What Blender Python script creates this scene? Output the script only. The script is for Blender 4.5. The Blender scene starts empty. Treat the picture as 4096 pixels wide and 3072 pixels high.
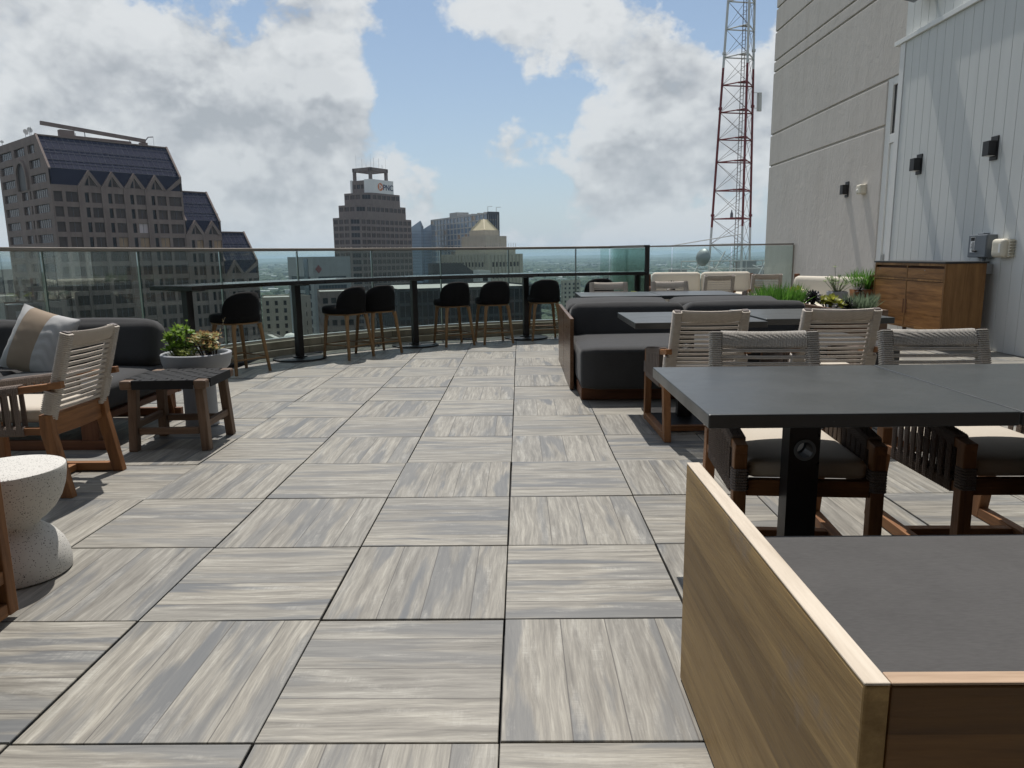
import bpy, bmesh, math, random
from mathutils import Vector, Matrix
R = math.radians
rnd = random.Random(11)
scene = bpy.context.scene
COL = scene.collection
S = 0.61                                   # side of one floor paver, metres

# ---------------------------------------------------------------- camera (fitted to the paver grid)
F_PX, YAW, PITCH, ROLL = 2875.916, 0.0127673, 0.1772715, -0.0126969
CAM = Vector((0.100422 * S, -2.604442 * S, 1.935639 * S))
_fw = Vector((-math.sin(YAW) * math.cos(PITCH), math.cos(YAW) * math.cos(PITCH), -math.sin(PITCH)))
_rt = Vector((math.cos(YAW), math.sin(YAW), 0))
_up = _rt.cross(_fw)
_r = math.cos(ROLL) * _rt + math.sin(ROLL) * _up
_u = -math.sin(ROLL) * _rt + math.cos(ROLL) * _up
_hf = Vector((-math.sin(YAW), math.cos(YAW), 0))
def ray(px, py): return _r * ((px - 2048) / F_PX) + _u * ((1536 - py) / F_PX) + _fw
def at(px, py, dist):                       # point seen at a pixel of the photograph, at a real distance ahead
    d = ray(px, py); return CAM + d * (dist / d.dot(_hf))
def onx(px, py, x):
    d = ray(px, py); return CAM + d * ((x - CAM.x) / d.x)
cd = bpy.data.cameras.new('camera'); cam = bpy.data.objects.new('camera', cd); COL.objects.link(cam)
cam.matrix_world = Matrix(((_r.x, _u.x, -_fw.x, CAM.x), (_r.y, _u.y, -_fw.y, CAM.y), (_r.z, _u.z, -_fw.z, CAM.z), (0, 0, 0, 1)))
cd.sensor_width = 36; cd.lens = F_PX * 36 / 4096; cd.clip_start = 0.05; cd.clip_end = 90000
scene.camera = cam

# ---------------------------------------------------------------- mesh building
class MB:
    def __init__(s): s.v = []; s.f = []; s.uv = {}
    def add(s, vs, fs):
        o = len(s.v); s.v += [tuple(v) for v in vs]; s.f += [tuple(i + o for i in f) for f in fs]; return s
    def quad(s, a, b, c, d): return s.add([a, b, c, d], [(0, 1, 2, 3)])
    def box(s, x0, x1, y0, y1, z0, z1, M=None):
        vs = [Vector((x, y, z)) for z in (z0, z1) for y in (y0, y1) for x in (x0, x1)]
        if M is not None: vs = [M @ v for v in vs]
        return s.add(vs, [(0, 2, 3, 1), (4, 5, 7, 6), (0, 1, 5, 4), (2, 6, 7, 3), (0, 4, 6, 2), (1, 3, 7, 5)])
    def bar(s, p, q, w, h=None, side=None, w2=None, h2=None):     # a rectangular bar from p to q, may taper
        p, q = Vector(p), Vector(q); h = h or w; w2 = w2 or w; h2 = h2 or h
        t = (q - p).normalized(); sd = Vector(side) if side else (Vector((1, 0, 0)) if abs(t.x) < .9 else Vector((0, 1, 0)))
        n = t.cross(sd).normalized(); sd = n.cross(t).normalized()
        vs = []
        for c, a, b in ((p, w, h), (q, w2, h2)):
            vs += [c + sd * (i * a / 2) + n * (j * b / 2) for i, j in ((-1, -1), (1, -1), (1, 1), (-1, 1))]
        return s.add(vs, [(3, 2, 1, 0), (4, 5, 6, 7)] + [(i, (i + 1) % 4, 4 + (i + 1) % 4, 4 + i) for i in range(4)])
    def tube(s, pts, r, n=8, cap=True, r2=None):
        pts = [Vector(p) for p in pts]; m = len(pts); rings = []
        prev = None
        for i, p in enumerate(pts):
            t = (pts[min(i + 1, m - 1)] - pts[max(i - 1, 0)]).normalized()
            if prev is None:
                a = Vector((0, 0, 1)) if abs(t.z) < .9 else Vector((1, 0, 0)); sd = t.cross(a).normalized()
            else: sd = (prev - t * prev.dot(t)).normalized()
            prev = sd; n2 = t.cross(sd)
            rr = r if r2 is None else r + (r2 - r) * i / (m - 1)
            rings.append([p + (sd * math.cos(k * 2 * math.pi / n) + n2 * math.sin(k * 2 * math.pi / n)) * rr for k in range(n)])
        return s.loft(rings, cap)
    def loft(s, rings, cap=True, closed=True):
        n = len(rings[0]); o = len(s.v)
        for rg in rings: s.v += [tuple(p) for p in rg]
        for i in range(len(rings) - 1):
            for k in range(n if closed else n - 1):
                a, b = o + i * n + k, o + i * n + (k + 1) % n
                s.f.append((a, b, b + n, a + n))
        if cap:
            s.f.append(tuple(o + k for k in reversed(range(n)))); e = o + (len(rings) - 1) * n
            s.f.append(tuple(e + k for k in range(n)))
        return s
    def lathe(s, prof, n=32, c=(0, 0, 0), cap=True):
        return s.loft([[Vector((c[0] + r * math.cos(k * 2 * math.pi / n), c[1] + r * math.sin(k * 2 * math.pi / n), c[2] + z)) for k in range(n)] for r, z in prof], cap)
    def prism(s, poly, z0, z1):
        return s.loft([[Vector((x, y, z)) for x, y in poly] for z in (z0, z1)])
    def xf(s, M):
        s.v = [tuple(M @ Vector(v)) for v in s.v]; return s
    def build(s, name, mat, parent=None, smooth=False, bevel=0, seg=2):
        me = bpy.data.meshes.new(name); me.from_pydata(s.v, [], s.f); me.validate()
        if smooth:
            for p in me.polygons: p.use_smooth = True
        me.materials.append(mat)
        bm = bmesh.new(); bm.from_mesh(me); bmesh.ops.recalc_face_normals(bm, faces=bm.faces); bm.to_mesh(me); bm.free()
        o = bpy.data.objects.new(name, me); COL.objects.link(o)
        if parent: o.parent = parent
        if bevel:
            b = o.modifiers.new('bevel', 'BEVEL'); b.width = bevel; b.segments = seg; b.limit_method = 'ANGLE'; b.angle_limit = R(40)
            b.harden_normals = False
        if smooth == 'auto':
            for p in me.polygons: p.use_smooth = True
            try: me.set_sharp_from_angle(angle=R(35))
            except Exception: pass
        return o
def rbox(mb, c, half, r, puff=0.0, n=14, M=None, sag=0.0):   # soft cushion: rounded box with a bulging top
    c = Vector(c); hx, hy, hz = half
    def P(p):
        q = Vector((p[0] * hx, p[1] * hy, p[2] * hz))
        k = Vector((max(-hx + r, min(hx - r, q.x)), max(-hy + r, min(hy - r, q.y)), max(-hz + r, min(hz - r, q.z))))
        d = q - k
        if d.length > 1e-9: q = k + d.normalized() * r
        g = (1 - p[0] ** 2) * (1 - p[1] ** 2)
        q.z += puff * g * (1 if p[2] > 0 else .3 * p[2]) - sag * g
        q += c
        return M @ q if M is not None else q
    def w(i): 
        t = -1 + 2 * i / n; return math.copysign(abs(t) ** 0.8, t) if t else 0
    gs = [w(i) for i in range(n + 1)]
    idx = {}
    def vid(p):
        k = tuple(round(a, 5) for a in p)
        if k not in idx: idx[k] = len(mb.v); mb.v.append(tuple(P(p)))
        return idx[k]
    for ax in range(3):
        for sg in (-1, 1):
            a1, a2 = (ax + 1) % 3, (ax + 2) % 3
            for i in range(n):
                for j in range(n):
                    q = []
                    for di, dj in ((0, 0), (1, 0), (1, 1), (0, 1)):
                        p = [0, 0, 0]; p[ax] = sg; p[a1] = gs[i + di]; p[a2] = gs[j + dj]; q.append(vid(p))
                    mb.f.append(tuple(q if sg > 0 else q[::-1]))
    return mb
def thing(name, label, cat, loc=(0, 0, 0), rz=0, group=None):
    o = bpy.data.objects.new(name, None); COL.objects.link(o); o.empty_display_size = .1
    o.location = loc; o.rotation_euler = (0, 0, rz); return tag(o, label, cat, group)
def tag(o, label, cat, group=None):
    o['label'] = label; o['category'] = cat
    if group: o['group'] = group
    return o
def struct(o): o['kind'] = 'structure'; return o
def stuff(o): o['kind'] = 'stuff'; return o
def dup(root, loc, rz, label, group=None):
    def cp(o, par):
        c = o.copy(); COL.objects.link(c)
        if par: c.parent = par
        for ch in o.children: cp(ch, c)
        return c
    r = cp(root, None); r.location = loc; r.rotation_euler = (0, 0, rz); r['label'] = label
    if group: r['group'] = group
    return r

# ---------------------------------------------------------------- materials
class NT:
    def __init__(s, tree): s.t = tree; s.t.nodes.clear()
    def n(s, typ, props=None, **ins):
        nd = s.t.nodes.new(typ)
        for k, v in (props or {}).items(): setattr(nd, k, v)
        for k, v in ins.items():
            key = int(k[1:]) if k[0] == 'i' and k[1:].isdigit() else k.replace('_', ' ')
            sock = nd.inputs[key]
            if isinstance(v, bpy.types.NodeSocket): s.t.links.new(v, sock)
            elif isinstance(v, bpy.types.Node): s.t.links.new(v.outputs[0], sock)
            else:
                if isinstance(v, (tuple, list)) and len(v) == 3 and sock.type == 'RGBA': v = (*v, 1)
                sock.default_value = v
        return nd
    def math(s, op, a, b=0.0, c=None, clamp=False):
        nd = s.n('ShaderNodeMath', {'operation': op, 'use_clamp': clamp}, i0=a, i1=b)
        if c is not None:
            if isinstance(c, (int, float)): nd.inputs[2].default_value = c
            else: s.t.links.new(c if isinstance(c, bpy.types.NodeSocket) else c.outputs[0], nd.inputs[2])
        return nd.outputs[0]
    def mix(s, fac, a, b, blend='MIX'):
        nd = s.n('ShaderNodeMix', {'data_type': 'RGBA', 'blend_type': blend})
        for i, v in ((0, fac), (6, a), (7, b)):
            if isinstance(v, bpy.types.NodeSocket): s.t.links.new(v, nd.inputs[i])
            else: nd.inputs[i].default_value = (*v, 1) if isinstance(v, (tuple, list)) and len(v) == 3 else v
        return nd.outputs[2]
    def ramp(s, fac, stops):
        nd = s.n('ShaderNodeValToRGB', Fac=fac); e = nd.color_ramp.elements
        while len(e) < len(stops): e.new(0.5)
        for el, (p, c) in zip(e, stops):
            el.position = p; el.color = (*c, 1) if isinstance(c, (tuple, list)) else (c, c, c, 1)
        return nd.outputs[0]
    def coord(s, which='Object', scale=(1, 1, 1), loc=(0, 0, 0)):
        tc = s.n('ShaderNodeTexCoord'); mp = s.n('ShaderNodeMapping'); s.t.links.new(tc.outputs[which], mp.inputs[0])
        mp.inputs['Scale'].default_value = scale; mp.inputs['Location'].default_value = loc
        return mp.outputs[0]
    def noise(s, vec, scale, detail=3, rough=.5, dist=0, dim='3D', w=None):
        nd = s.n('ShaderNodeTexNoise', {'noise_dimensions': dim}, Vector=vec, Scale=scale, Detail=detail, Roughness=rough, Distortion=dist)
        if w is not None: s.t.links.new(w, nd.inputs['W'])
        return nd.outputs[0]
    def bump(s, h, strength=.2, dist=.01): return s.n('ShaderNodeBump', Height=h, Strength=strength, Distance=dist).outputs[0]
    def finish(s, col, rough=.5, normal=None, metal=0.0, spec=.5, **kw):
        b = s.n('ShaderNodeBsdfPrincipled', Base_Color=col, Roughness=rough, Metallic=metal)
        b.inputs['Specular IOR Level'].default_value = spec
        if normal is not None: s.t.links.new(normal, b.inputs['Normal'])
        for k, v in kw.items(): b.inputs[k.replace('_', ' ')].default_value = v
        s.n('ShaderNodeOutputMaterial', Surface=b); return b
def material(name):
    m = bpy.data.materials.new(name); m.use_nodes = True; return m, NT(m.node_tree)
M = {}
def plain(name, col, rough=.5, metal=0, var=.15, scale=8, bump=0.0, spec=.5, bscale=60):
    m, t = material(name); v = t.coord()
    n = t.noise(v, scale, 4, .6)
    c = t.mix(n, tuple(a * (1 - var) for a in col), tuple(min(1, a * (1 + var)) for a in col))
    nb = t.bump(t.noise(v, bscale, 3), bump, .005) if bump else None
    rn = t.math('MULTIPLY_ADD', n, .16, max(0, rough - .08))
    t.finish(c, rn, nb, metal, spec); M[name] = m; return m
def wood(name, dark, light, axis, scale=1.0, rough=.55, bands=0.0, patch=None, spec=.3):
    m, t = material(name)
    st = [9, 9, 9]; st[axis] = .7
    v = t.coord('Object', tuple(a * scale for a in st))
    oi = t.n('ShaderNodeObjectInfo')
    off = t.n('ShaderNodeVectorMath', {'operation': 'ADD'}, i0=v, i1=t.n('ShaderNodeCombineXYZ', X=t.math('MULTIPLY', oi.outputs['Random'], 37.0), Y=t.math('MULTIPLY', oi.outputs['Random'], 53.0)).outputs[0]).outputs[0]
    g1 = t.noise(off, 2.2, 6, .62, .6); g2 = t.noise(off, 14, 3, .6)
    st2 = [2.2, 2.2, 2.2]; st2[axis] = .5
    big = t.noise(t.coord('Object', tuple(a * scale for a in st2)), 1.6, 2)
    f = t.math('ADD', t.math('MULTIPLY', g1, .62), t.math('ADD', t.math('MULTIPLY', g2, .2), t.math('MULTIPLY', big, .3)))
    c = t.ramp(f, [(.38, dark), (.52, tuple((a + b) / 2 for a, b in zip(dark, light))), (.68, light)])
    if bands:                                # boards glued side by side, each of its own tone
        st3 = [0, 0, 0]; ax2 = [a for a in (0, 1, 2) if a != axis]; st3[2 if axis != 2 else 1] = bands
        vb = t.coord('Object', tuple(st3))
        wn = t.n('ShaderNodeTexWhiteNoise', {'noise_dimensions': '3D'}, Vector=t.n('ShaderNodeVectorMath', {'operation': 'FLOOR'}, i0=vb).outputs[0]).outputs[0]
        c = t.mix(t.math('MULTIPLY', wn, .55), c, tuple(a * .42 for a in dark), 'MIX')
    if patch:                                # worn, bleached or stained patches
        pn = t.noise(t.coord('Object', (1, 1, 1), (3, 1, 7)), patch[1], 5, .6)
        c = t.mix(t.ramp(pn, [(patch[2], 0.0), (patch[2] + .1, 1.0)]), c, patch[0])
    h = t.math('ADD', g1, t.math('MULTIPLY', g2, .6))
    t.finish(c, t.math('MULTIPLY_ADD', g2, .25, rough - .12), t.bump(h, .35, .004), 0, spec); M[name] = m; return m
def fabric(name, col, var=.18, weave=900, rough=.9, bump=.25, streak=False, sheen=.1):
    m, t = material(name); v = t.coord()
    n = t.noise(v, 6, 4, .6)
    vs = t.coord('Object', (50, 210, 210)) if streak else v
    fine = t.noise(vs, 1.0 if streak else 420, 2)
    f = t.math('ADD', t.math('MULTIPLY', n, .5), t.math('MULTIPLY', fine, .5))
    c = t.mix(f, tuple(a * (1 - var) for a in col), tuple(min(1, a * (1 + var)) for a in col))
    soft = t.math('ADD', t.noise(v, 14, 3, .5), t.math('MULTIPLY', t.noise(v, 3.5, 3, .55), 2.4))
    h = t.math('ADD', t.math('MULTIPLY', fine, .25), soft)
    b = t.finish(c, rough, t.bump(h, bump, .006), 0, .2)
    b.inputs['Sheen Weight'].default_value = sheen; M[name] = m; return m
def rope(name, col, var=.25):
    m, t = material(name); v = t.coord()
    n = t.noise(v, 22, 3, .6)
    tw = t.n('ShaderNodeTexWave', {'wave_type': 'BANDS', 'bands_direction': 'DIAGONAL', 'wave_profile': 'SIN'}, Vector=v, Scale=75.0, Distortion=1.2, Detail=1.0).outputs[1]
    f = t.math('ADD', t.math('MULTIPLY', n, .7), t.math('MULTIPLY', tw, .3))
    c = t.mix(f, tuple(a * (1 - var) for a in col), tuple(min(1, a * (1 + var)) for a in col))
    t.finish(c, .9, t.bump(tw, .5, .003), 0, .15); M[name] = m; return m
def glass_pane(name, tint, refl=.9, rough=.0, dirt=.03):
    m, t = material(name)
    fr = t.n('ShaderNodeFresnel', IOR=1.5).outputs[0]
    tr = t.n('ShaderNodeBsdfTransparent', Color=tint); gl = t.n('ShaderNodeBsdfGlossy', Color=(1, 1, 1), Roughness=rough)
    ms = t.n('ShaderNodeMixShader', Fac=t.math('MULTIPLY', fr, refl), i1=tr.outputs[0], i2=gl.outputs[0])
    smear = t.noise(t.coord('Object', (.6, .6, 5)), 2.5, 5, .65)
    df = t.n('ShaderNodeBsdfDiffuse', Color=(.55, .6, .58))
    ms2 = t.n('ShaderNodeMixShader', Fac=t.math('MULTIPLY', t.ramp(smear, [(.35, .3), (.75, 1.0)]), dirt), i1=ms.outputs[0], i2=df.outputs[0])
    t.n('ShaderNodeOutputMaterial', Surface=ms2); M[name] = m; return m
def window_mat(name, col, rough=.08, spec=.5, var=.35, scale=.25):
    m, t = material(name); oi = t.n('ShaderNodeObjectInfo')
    v = t.coord('Object')
    n = t.noise(v, scale, 2, .5); wn = t.n('ShaderNodeTexWhiteNoise', {'noise_dimensions': '1D'}, W=oi.outputs['Random']).outputs[0]
    f = t.math('ADD', t.math('MULTIPLY', n, .5), t.math('MULTIPLY', wn, .5))
    c = t.mix(f, tuple(a * (1 - var) for a in col), tuple(a * (1 + var) for a in col))
    nb = t.bump(t.noise(v, .35, 2), .06, .3)
    t.finish(c, rough, nb, 0, spec); M[name] = m; return m

plain('black_metal', (.012, .012, .013), .42, 0, .3, 20, .05)

def table_mat():
    m, t = material('table_top'); v = t.coord()
    sm = t.noise(v, 3.2, 5, .62); fine = t.noise(v, 120, 2); sc = t.noise(t.coord('Object', (3, 70, 3)), 2.0, 2, .5, 1.5); ds = t.noise(v, 55, 2)
    c = t.mix(sm, (.034, .038, .039), (.050, .054, .055))
    c = t.mix(t.math('MULTIPLY', t.ramp(sc, [(.74, 0.0), (.78, 1.0)]), .35), c, (.16, .165, .165)); c = t.mix(t.ramp(ds, [(.74, 0.0), (.80, .5)]), c, (.14, .14, .13))
    t.finish(c, t.math('MULTIPLY_ADD', t.ramp(sm, [(.35, 0.0), (.7, 1.0)]), .14, .28), t.bump(fine, .05, .002), 0, .5); M['table_top'] = m
table_mat()
plain('bar_top', (.014, .014, .015), .16, 0, .5, 9, .03, .6, 60)
plain('steel', (.45, .45, .44), .35, 1.0, .1)
plain('rail_metal', (.30, .27, .24), .38, .9, .12)
plain('grey_metal', (.14, .16, .18), .5, 0, .1)
plain('galvanised', (.30, .31, .32), .5, .3, .2, 30)
plain('cream_plastic', (.62, .58, .48), .5, 0, .06)
plain('white_paint', (.74, .75, .73), .5, 0, .04, 3)
plain('white_frame', (.70, .70, .68), .5, 0, .05, 3)
plain('brown_cap', (.07, .05, .045), .5, 0, .2, 20)
plain('rubber', (.01, .01, .011), .8, 0, .2)
plain('red_paint', (.16, .016, .018), .5, 0, .2, 2)
plain('faded_white', (.55, .55, .54), .55, 0, .2, 1)
plain('dark_soil', (.03, .022, .015), .95, 0, .5, 40, .5)
plain('planter_grey', (.30, .31, .33), .55, 0, .08, 5, .05)
plain('label_white', (.75, .75, .73), .5)
fabric('charcoal_fabric', (.046, .046, .048), .3, streak=True)
fabric('bench_fabric', (.075, .073, .073), .4, streak=True)
fabric('black_fabric', (.006, .006, .0065), .25, bump=.15, sheen=0)
fabric('cream_fabric', (.52, .47, .40), .1)
fabric('white_fabric', (.62, .57, .48), .08)
fabric('linen', (.44, .44, .44), .22, bump=.5)
fabric('tan_leather', (.30, .235, .175), .14, bump=.1)
fabric('strap_weave', (.018, .018, .019), .3)
rope('light_rope', (.56, .51, .455)); rope('grey_rope', (.46, .435, .40)); rope('brown_rope', (.20, .165, .145))
for ax, a in zip('xyz', (0, 1, 2)):
    wood('teak_' + ax, (.10, .040, .016), (.29, .135, .055), a, 1.5)
    wood('grey_teak_' + ax, (.075, .045, .028), (.19, .125, .085), a, 1.5)
    wood('dark_teak_' + ax, (.060, .022, .010), (.17, .070, .032), a, 1.3)
    wood('stool_wood_' + ax, (.15, .085, .038), (.28, .175, .085), a, 2)
wood('pale_panel', (.23, .13, .042), (.58, .385, .165), 1, 1.1, .5, bands=6.6, patch=((.26, .19, .13), 4.5, .62))
wood('bleached_edge', (.42, .35, .27), (.68, .60, .50), 1, .9, .6, patch=((.42, .15, .07), 6, .66))
wood('back_panel', (.075, .030, .010), (.34, .175, .062), 0, .6, .4, bands=9, patch=((.11, .10, .09), 4, .60))
wood('bench_panel', (.095, .045, .022), (.24, .135, .075), 1, .8, .3, bands=5)
wood('cabinet_front', (.095, .036, .011), (.40, .20, .072), 1, .9, .38)
wood('cabinet_side', (.15, .066, .020), (.42, .225, .085), 2, .8, .42, bands=7)
glass_pane('rail_glass', (.85, .915, .895), .5, 0, .03); glass_pane('green_glass', (.80, .89, .85), .6, 0, .05)
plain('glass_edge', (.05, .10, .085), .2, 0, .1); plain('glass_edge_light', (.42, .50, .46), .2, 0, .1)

def floor_material():
    m, t = material('paver_porcelain')
    uv = t.n('ShaderNodeUVMap', {'uv_map': 'tile'}); at_ = t.n('ShaderNodeAttribute', {'attribute_name': 'seed'})
    sx = t.n('ShaderNodeSeparateXYZ', Vector=uv.outputs[0]); u, v = sx.outputs[0], sx.outputs[1]
    seed = at_.outputs['Fac']
    cuts = (.297, .537, .81)
    g = [t.math('GREATER_THAN', v, c) for c in cuts]
    pid = t.math('ADD', t.math('ADD', g[0], g[1]), g[2])
    w = t.math('MULTIPLY_ADD', pid, 3.17, t.math('MULTIPLY', seed, 41.0))
    pr = t.n('ShaderNodeTexWhiteNoise', {'noise_dimensions': '1D'}, W=w).outputs[0]
    pr2 = t.n('ShaderNodeTexWhiteNoise', {'noise_dimensions': '1D'}, W=t.math('ADD', w, 9.3)).outputs[0]
    def cc(a, b, z=0): return t.n('ShaderNodeCombineXYZ', X=t.math('MULTIPLY', u, a), Y=t.math('MULTIPLY', v, b), Z=t.math('ADD', w, z)).outputs[0]
    warp = t.noise(cc(1.3, 2.6, 5), 1.0, 2)
    vw = t.math('MULTIPLY_ADD', warp, .085, v)
    def cw(a, b, z=0): return t.n('ShaderNodeCombineXYZ', X=t.math('MULTIPLY', u, a), Y=t.math('MULTIPLY', vw, b), Z=t.math('ADD', w, z)).outputs[0]
    grain = t.noise(cw(1.6, 26), 1.0, 7, .72, .12)
    fineg = t.noise(cw(5, 120, 3), 1.0, 4, .65)
    rings = t.n('ShaderNodeTexWave', {'wave_type': 'BANDS', 'bands_direction': 'Y'}, Vector=cw(.5, 1.0, 0), Scale=10.0, Distortion=3.0, Detail=3.0).outputs[1]
    base = t.ramp(grain, [(.32, (.125, .118, .102)), (.46, (.215, .205, .180)), (.58, (.295, .283, .249)), (.72, (.42, .408, .362))])
    base = t.mix(.55, base, t.mix(pr, (.74, .74, .75), (1.16, 1.12, 1.06)), 'MULTIPLY')
    base = t.mix(t.math('MULTIPLY', t.ramp(rings, [(.0, 1.0), (.2, 0.0)]), .14), base, (.16, .145, .13))
    base = t.mix(t.math('MULTIPLY', t.ramp(fineg, [(.36, 1.0), (.52, 0.0)]), .5), base, (.16, .15, .135))
    # broad blue-grey stains that run with the plank
    st = t.noise(cw(.75, 5.5, 17), 1.0, 5, .5, .15)
    base = t.mix(t.math('MULTIPLY', t.ramp(st, [(.52, 0.0), (.585, 1.0)]), t.math('MULTIPLY_ADD', pr2, .45, .45)), base, (.105, .113, .122))
    # chalky scuffs and saw marks across the grain
    ch = t.noise(cc(2.0, 12, 29), 1.0, 6, .7)
    saw = t.noise(cc(90, 4, 31), 1.0, 2, .6)
    base = t.mix(t.math('MULTIPLY', t.ramp(ch, [(.54, 0.0), (.74, 1.0)]), t.math('MULTIPLY_ADD', saw, .9, .02)), base, (.52, .505, .455))
    # printed plank joints
    dmin = None
    for c in cuts:
        d = t.math('ABSOLUTE', t.math('SUBTRACT', v, c)); dmin = d if dmin is None else t.math('MINIMUM', dmin, d)
    ln = t.math('LESS_THAN', dmin, .0028)
    base = t.mix(t.math('MULTIPLY', ln, .82), base, (.05, .045, .04))
    big = t.noise(t.coord('Object', (1, 1, 1)), .9, 4, .6)
    base = t.mix(t.ramp(big, [(.3, .16), (.62, 0.0)]), base, (.20, .18, .16))
    h = t.math('SUBTRACT', t.math('MULTIPLY', fineg, .5), ln)
    t.finish(base, t.math('MULTIPLY_ADD', grain, .22, .40), t.bump(h, .28, .002), 0, .45)
    M['paver'] = m
floor_material()

def wall_material():
    m, t = material('stucco'); v = t.coord()
    big = t.noise(v, .8, 5, .65); streak = t.noise(t.coord('Object', (1.6, 1.6, .16)), 2.0, 5, .65); fine = t.noise(v, 40, 3)
    trowel = t.noise(t.coord('Object', (1, 2.2, 1.2)), 3.0, 4, .6, 1.0)
    f = t.math('ADD', t.math('MULTIPLY', big, .35), t.math('ADD', t.math('MULTIPLY', streak, .4), t.math('MULTIPLY', fine, .25)))
    c = t.ramp(f, [(.30, (.47, .435, .395)), (.5, (.55, .515, .475)), (.70, (.60, .565, .525))])
    t.finish(c, .9, t.bump(t.math('ADD', trowel, t.math('MULTIPLY', fine, .15)), .35, .02), 0, .2); M['stucco'] = m
    m, t = material('white_cladding'); v = t.coord()
    streak = t.noise(t.coord('Object', (2, 5, .25)), 1.5, 4, .6)
    c = t.ramp(streak, [(.3, (.60, .615, .60)), (.7, (.635, .65, .635))])
    wob = t.noise(t.coord('Object', (1, 3, .35)), 1.2, 2)
    t.finish(c, .62, t.bump(wob, .06, .03), 0, .3); M['white_cladding'] = m
    m, t = material('curb_stone'); v = t.coord()
    n = t.noise(v, 3, 5, .65); s2 = t.noise(t.coord('Object', (4, 4, .5)), 2, 4); 
    c = t.ramp(t.math('ADD', t.math('MULTIPLY', n, .5), t.math('MULTIPLY', s2, .5)), [(.3, (.27, .245, .19)), (.65, (.50, .465, .385))])
    t.finish(c, .85, t.bump(t.noise(v, 60, 3), .2, .004), 0, .3); M['curb_stone'] = m
    m, t = material('terrazzo'); v = t.coord()
    vo = t.n('ShaderNodeTexVoronoi', {'feature': 'F1'}, Vector=v, Scale=170.0, Randomness=1.0)
    wn = t.n('ShaderNodeTexWhiteNoise', {'noise_dimensions': '3D'}, Vector=vo.outputs['Color']).outputs[0]
    sp = t.math('MULTIPLY', t.math('LESS_THAN', vo.outputs['Distance'], .30), t.math('GREATER_THAN', wn, .52))
    vo2 = t.n('ShaderNodeTexVoronoi', {'feature': 'F1'}, Vector=v, Scale=70.0)
    sp2 = t.math('MULTIPLY', t.math('LESS_THAN', vo2.outputs['Distance'], .17), t.math('GREATER_THAN', t.n('ShaderNodeTexWhiteNoise', Vector=vo2.outputs['Color']).outputs[0], .7))
    n = t.noise(v, 7, 4, .6)
    c = t.mix(n, (.50, .485, .455), (.60, .585, .55))
    c = t.mix(sp, c, (.17, .165, .155)); c = t.mix(sp2, c, (.06, .055, .05))
    sc = t.noise(t.coord('Object', (3, 3, 9)), 5, 5, .7)
    c = t.mix(t.math('MULTIPLY', t.ramp(sc, [(.64, 0.0), (.74, 1.0)]), .5), c, (.2, .2, .19))
    t.finish(c, .75, t.bump(t.noise(v, 90, 2), .1, .002), 0, .3); M['terrazzo'] = m
wall_material()
# ---------------------------------------------------------------- light, sky, air
SUN_EL, SUN_AZ = R(64), R(-7)             # azimuth from +Y towards +X
sd = Vector((math.sin(SUN_AZ) * math.cos(SUN_EL), math.cos(SUN_AZ) * math.cos(SUN_EL), math.sin(SUN_EL)))
ld = bpy.data.lights.new('sun', 'SUN'); ld.energy = 4.6; ld.angle = R(.53); ld.color = (1, .95, .88)
lo = bpy.data.objects.new('sun', ld); COL.objects.link(lo); lo.rotation_euler = (-sd).to_track_quat('-Z', 'Y').to_euler(); lo.location = (0, 0, 60)
world = bpy.data.worlds.new('World'); scene.world = world; world.use_nodes = True
w = NT(world.node_tree)
sky = w.n('ShaderNodeTexSky', {'sky_type': 'NISHITA', 'sun_disc': False, 'sun_elevation': SUN_EL, 'sun_rotation': SUN_AZ, 'altitude': 200, 'air_density': 1.0, 'dust_density': .25, 'ozone_density': 1.3})
tc = w.n('ShaderNodeTexCoord'); dirn = tc.outputs['Generated']
def fbm(d, detail=10):
    p = w.n('ShaderNodeMapping', Vector=d, Scale=(1.0, 1.0, 1.35), Location=(3.1, .4, 1.7)).outputs[0]
    a = w.noise(p, 6.4, detail, .60, .10); b = w.noise(p, 17.0, detail, .58, .25)
    bil = w.math('SUBTRACT', 1.0, w.math('ABSOLUTE', w.math('MULTIPLY_ADD', b, 2.0, -1.0)))   # billows
    return w.math('ADD', w.math('MULTIPLY_ADD', a, 1.15, -.145), w.math('MULTIPLY', bil, .17))
# where the cumulus stood that day: direction (pixel of the photograph), angular radius, weight
CL = [(60, 150, .13, .16), (330, 380, .12, .15), (690, 300, .06, .12), (640, 600, .10, .10), (1020, 640, .08, .12), (1240, 60, .07, .17), (1330, 260, .05, .12), (1380, 500, .06, .19),
      (1760, 70, .07, .20), (2080, 160, .08, .18), (2420, 250, .08, .19), (2760, 330, .08, .17), (2030, 585, .036, .52), (2560, 560, .07, .17), (2460, 720, .06, .14), (1640, 700, .06, .12), (3120, 330, .07, .18), (2780, 640, .06, .15),
      (900, 800, .14, .05), (1900, 820, .14, .03), (2500, 860, .08, .05),
      (960, 10, .055, -.30), (1770, 440, .085, -.38), (1570, 330, .05, -.26), (1560, -20, .035, -.16), (2160, 440, .06, -.22), (2720, -30, .07, -.34), (2960, 130, .05, -.26), (1190, 470, .03, -.14), (700, 40, .05, -.10), (2210, 740, .05, -.18), (1960, 700, .04, -.10), (850, 480, .05, -.06), (1950, 400, .06, -.22), (2370, 480, .05, -.22), (2660, 480, .04, -.14), (330, 60, .05, -.06)]
acc = None
nd_ = w.n('ShaderNodeVectorMath', {'operation': 'NORMALIZE'}, i0=dirn).outputs[0]
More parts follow.
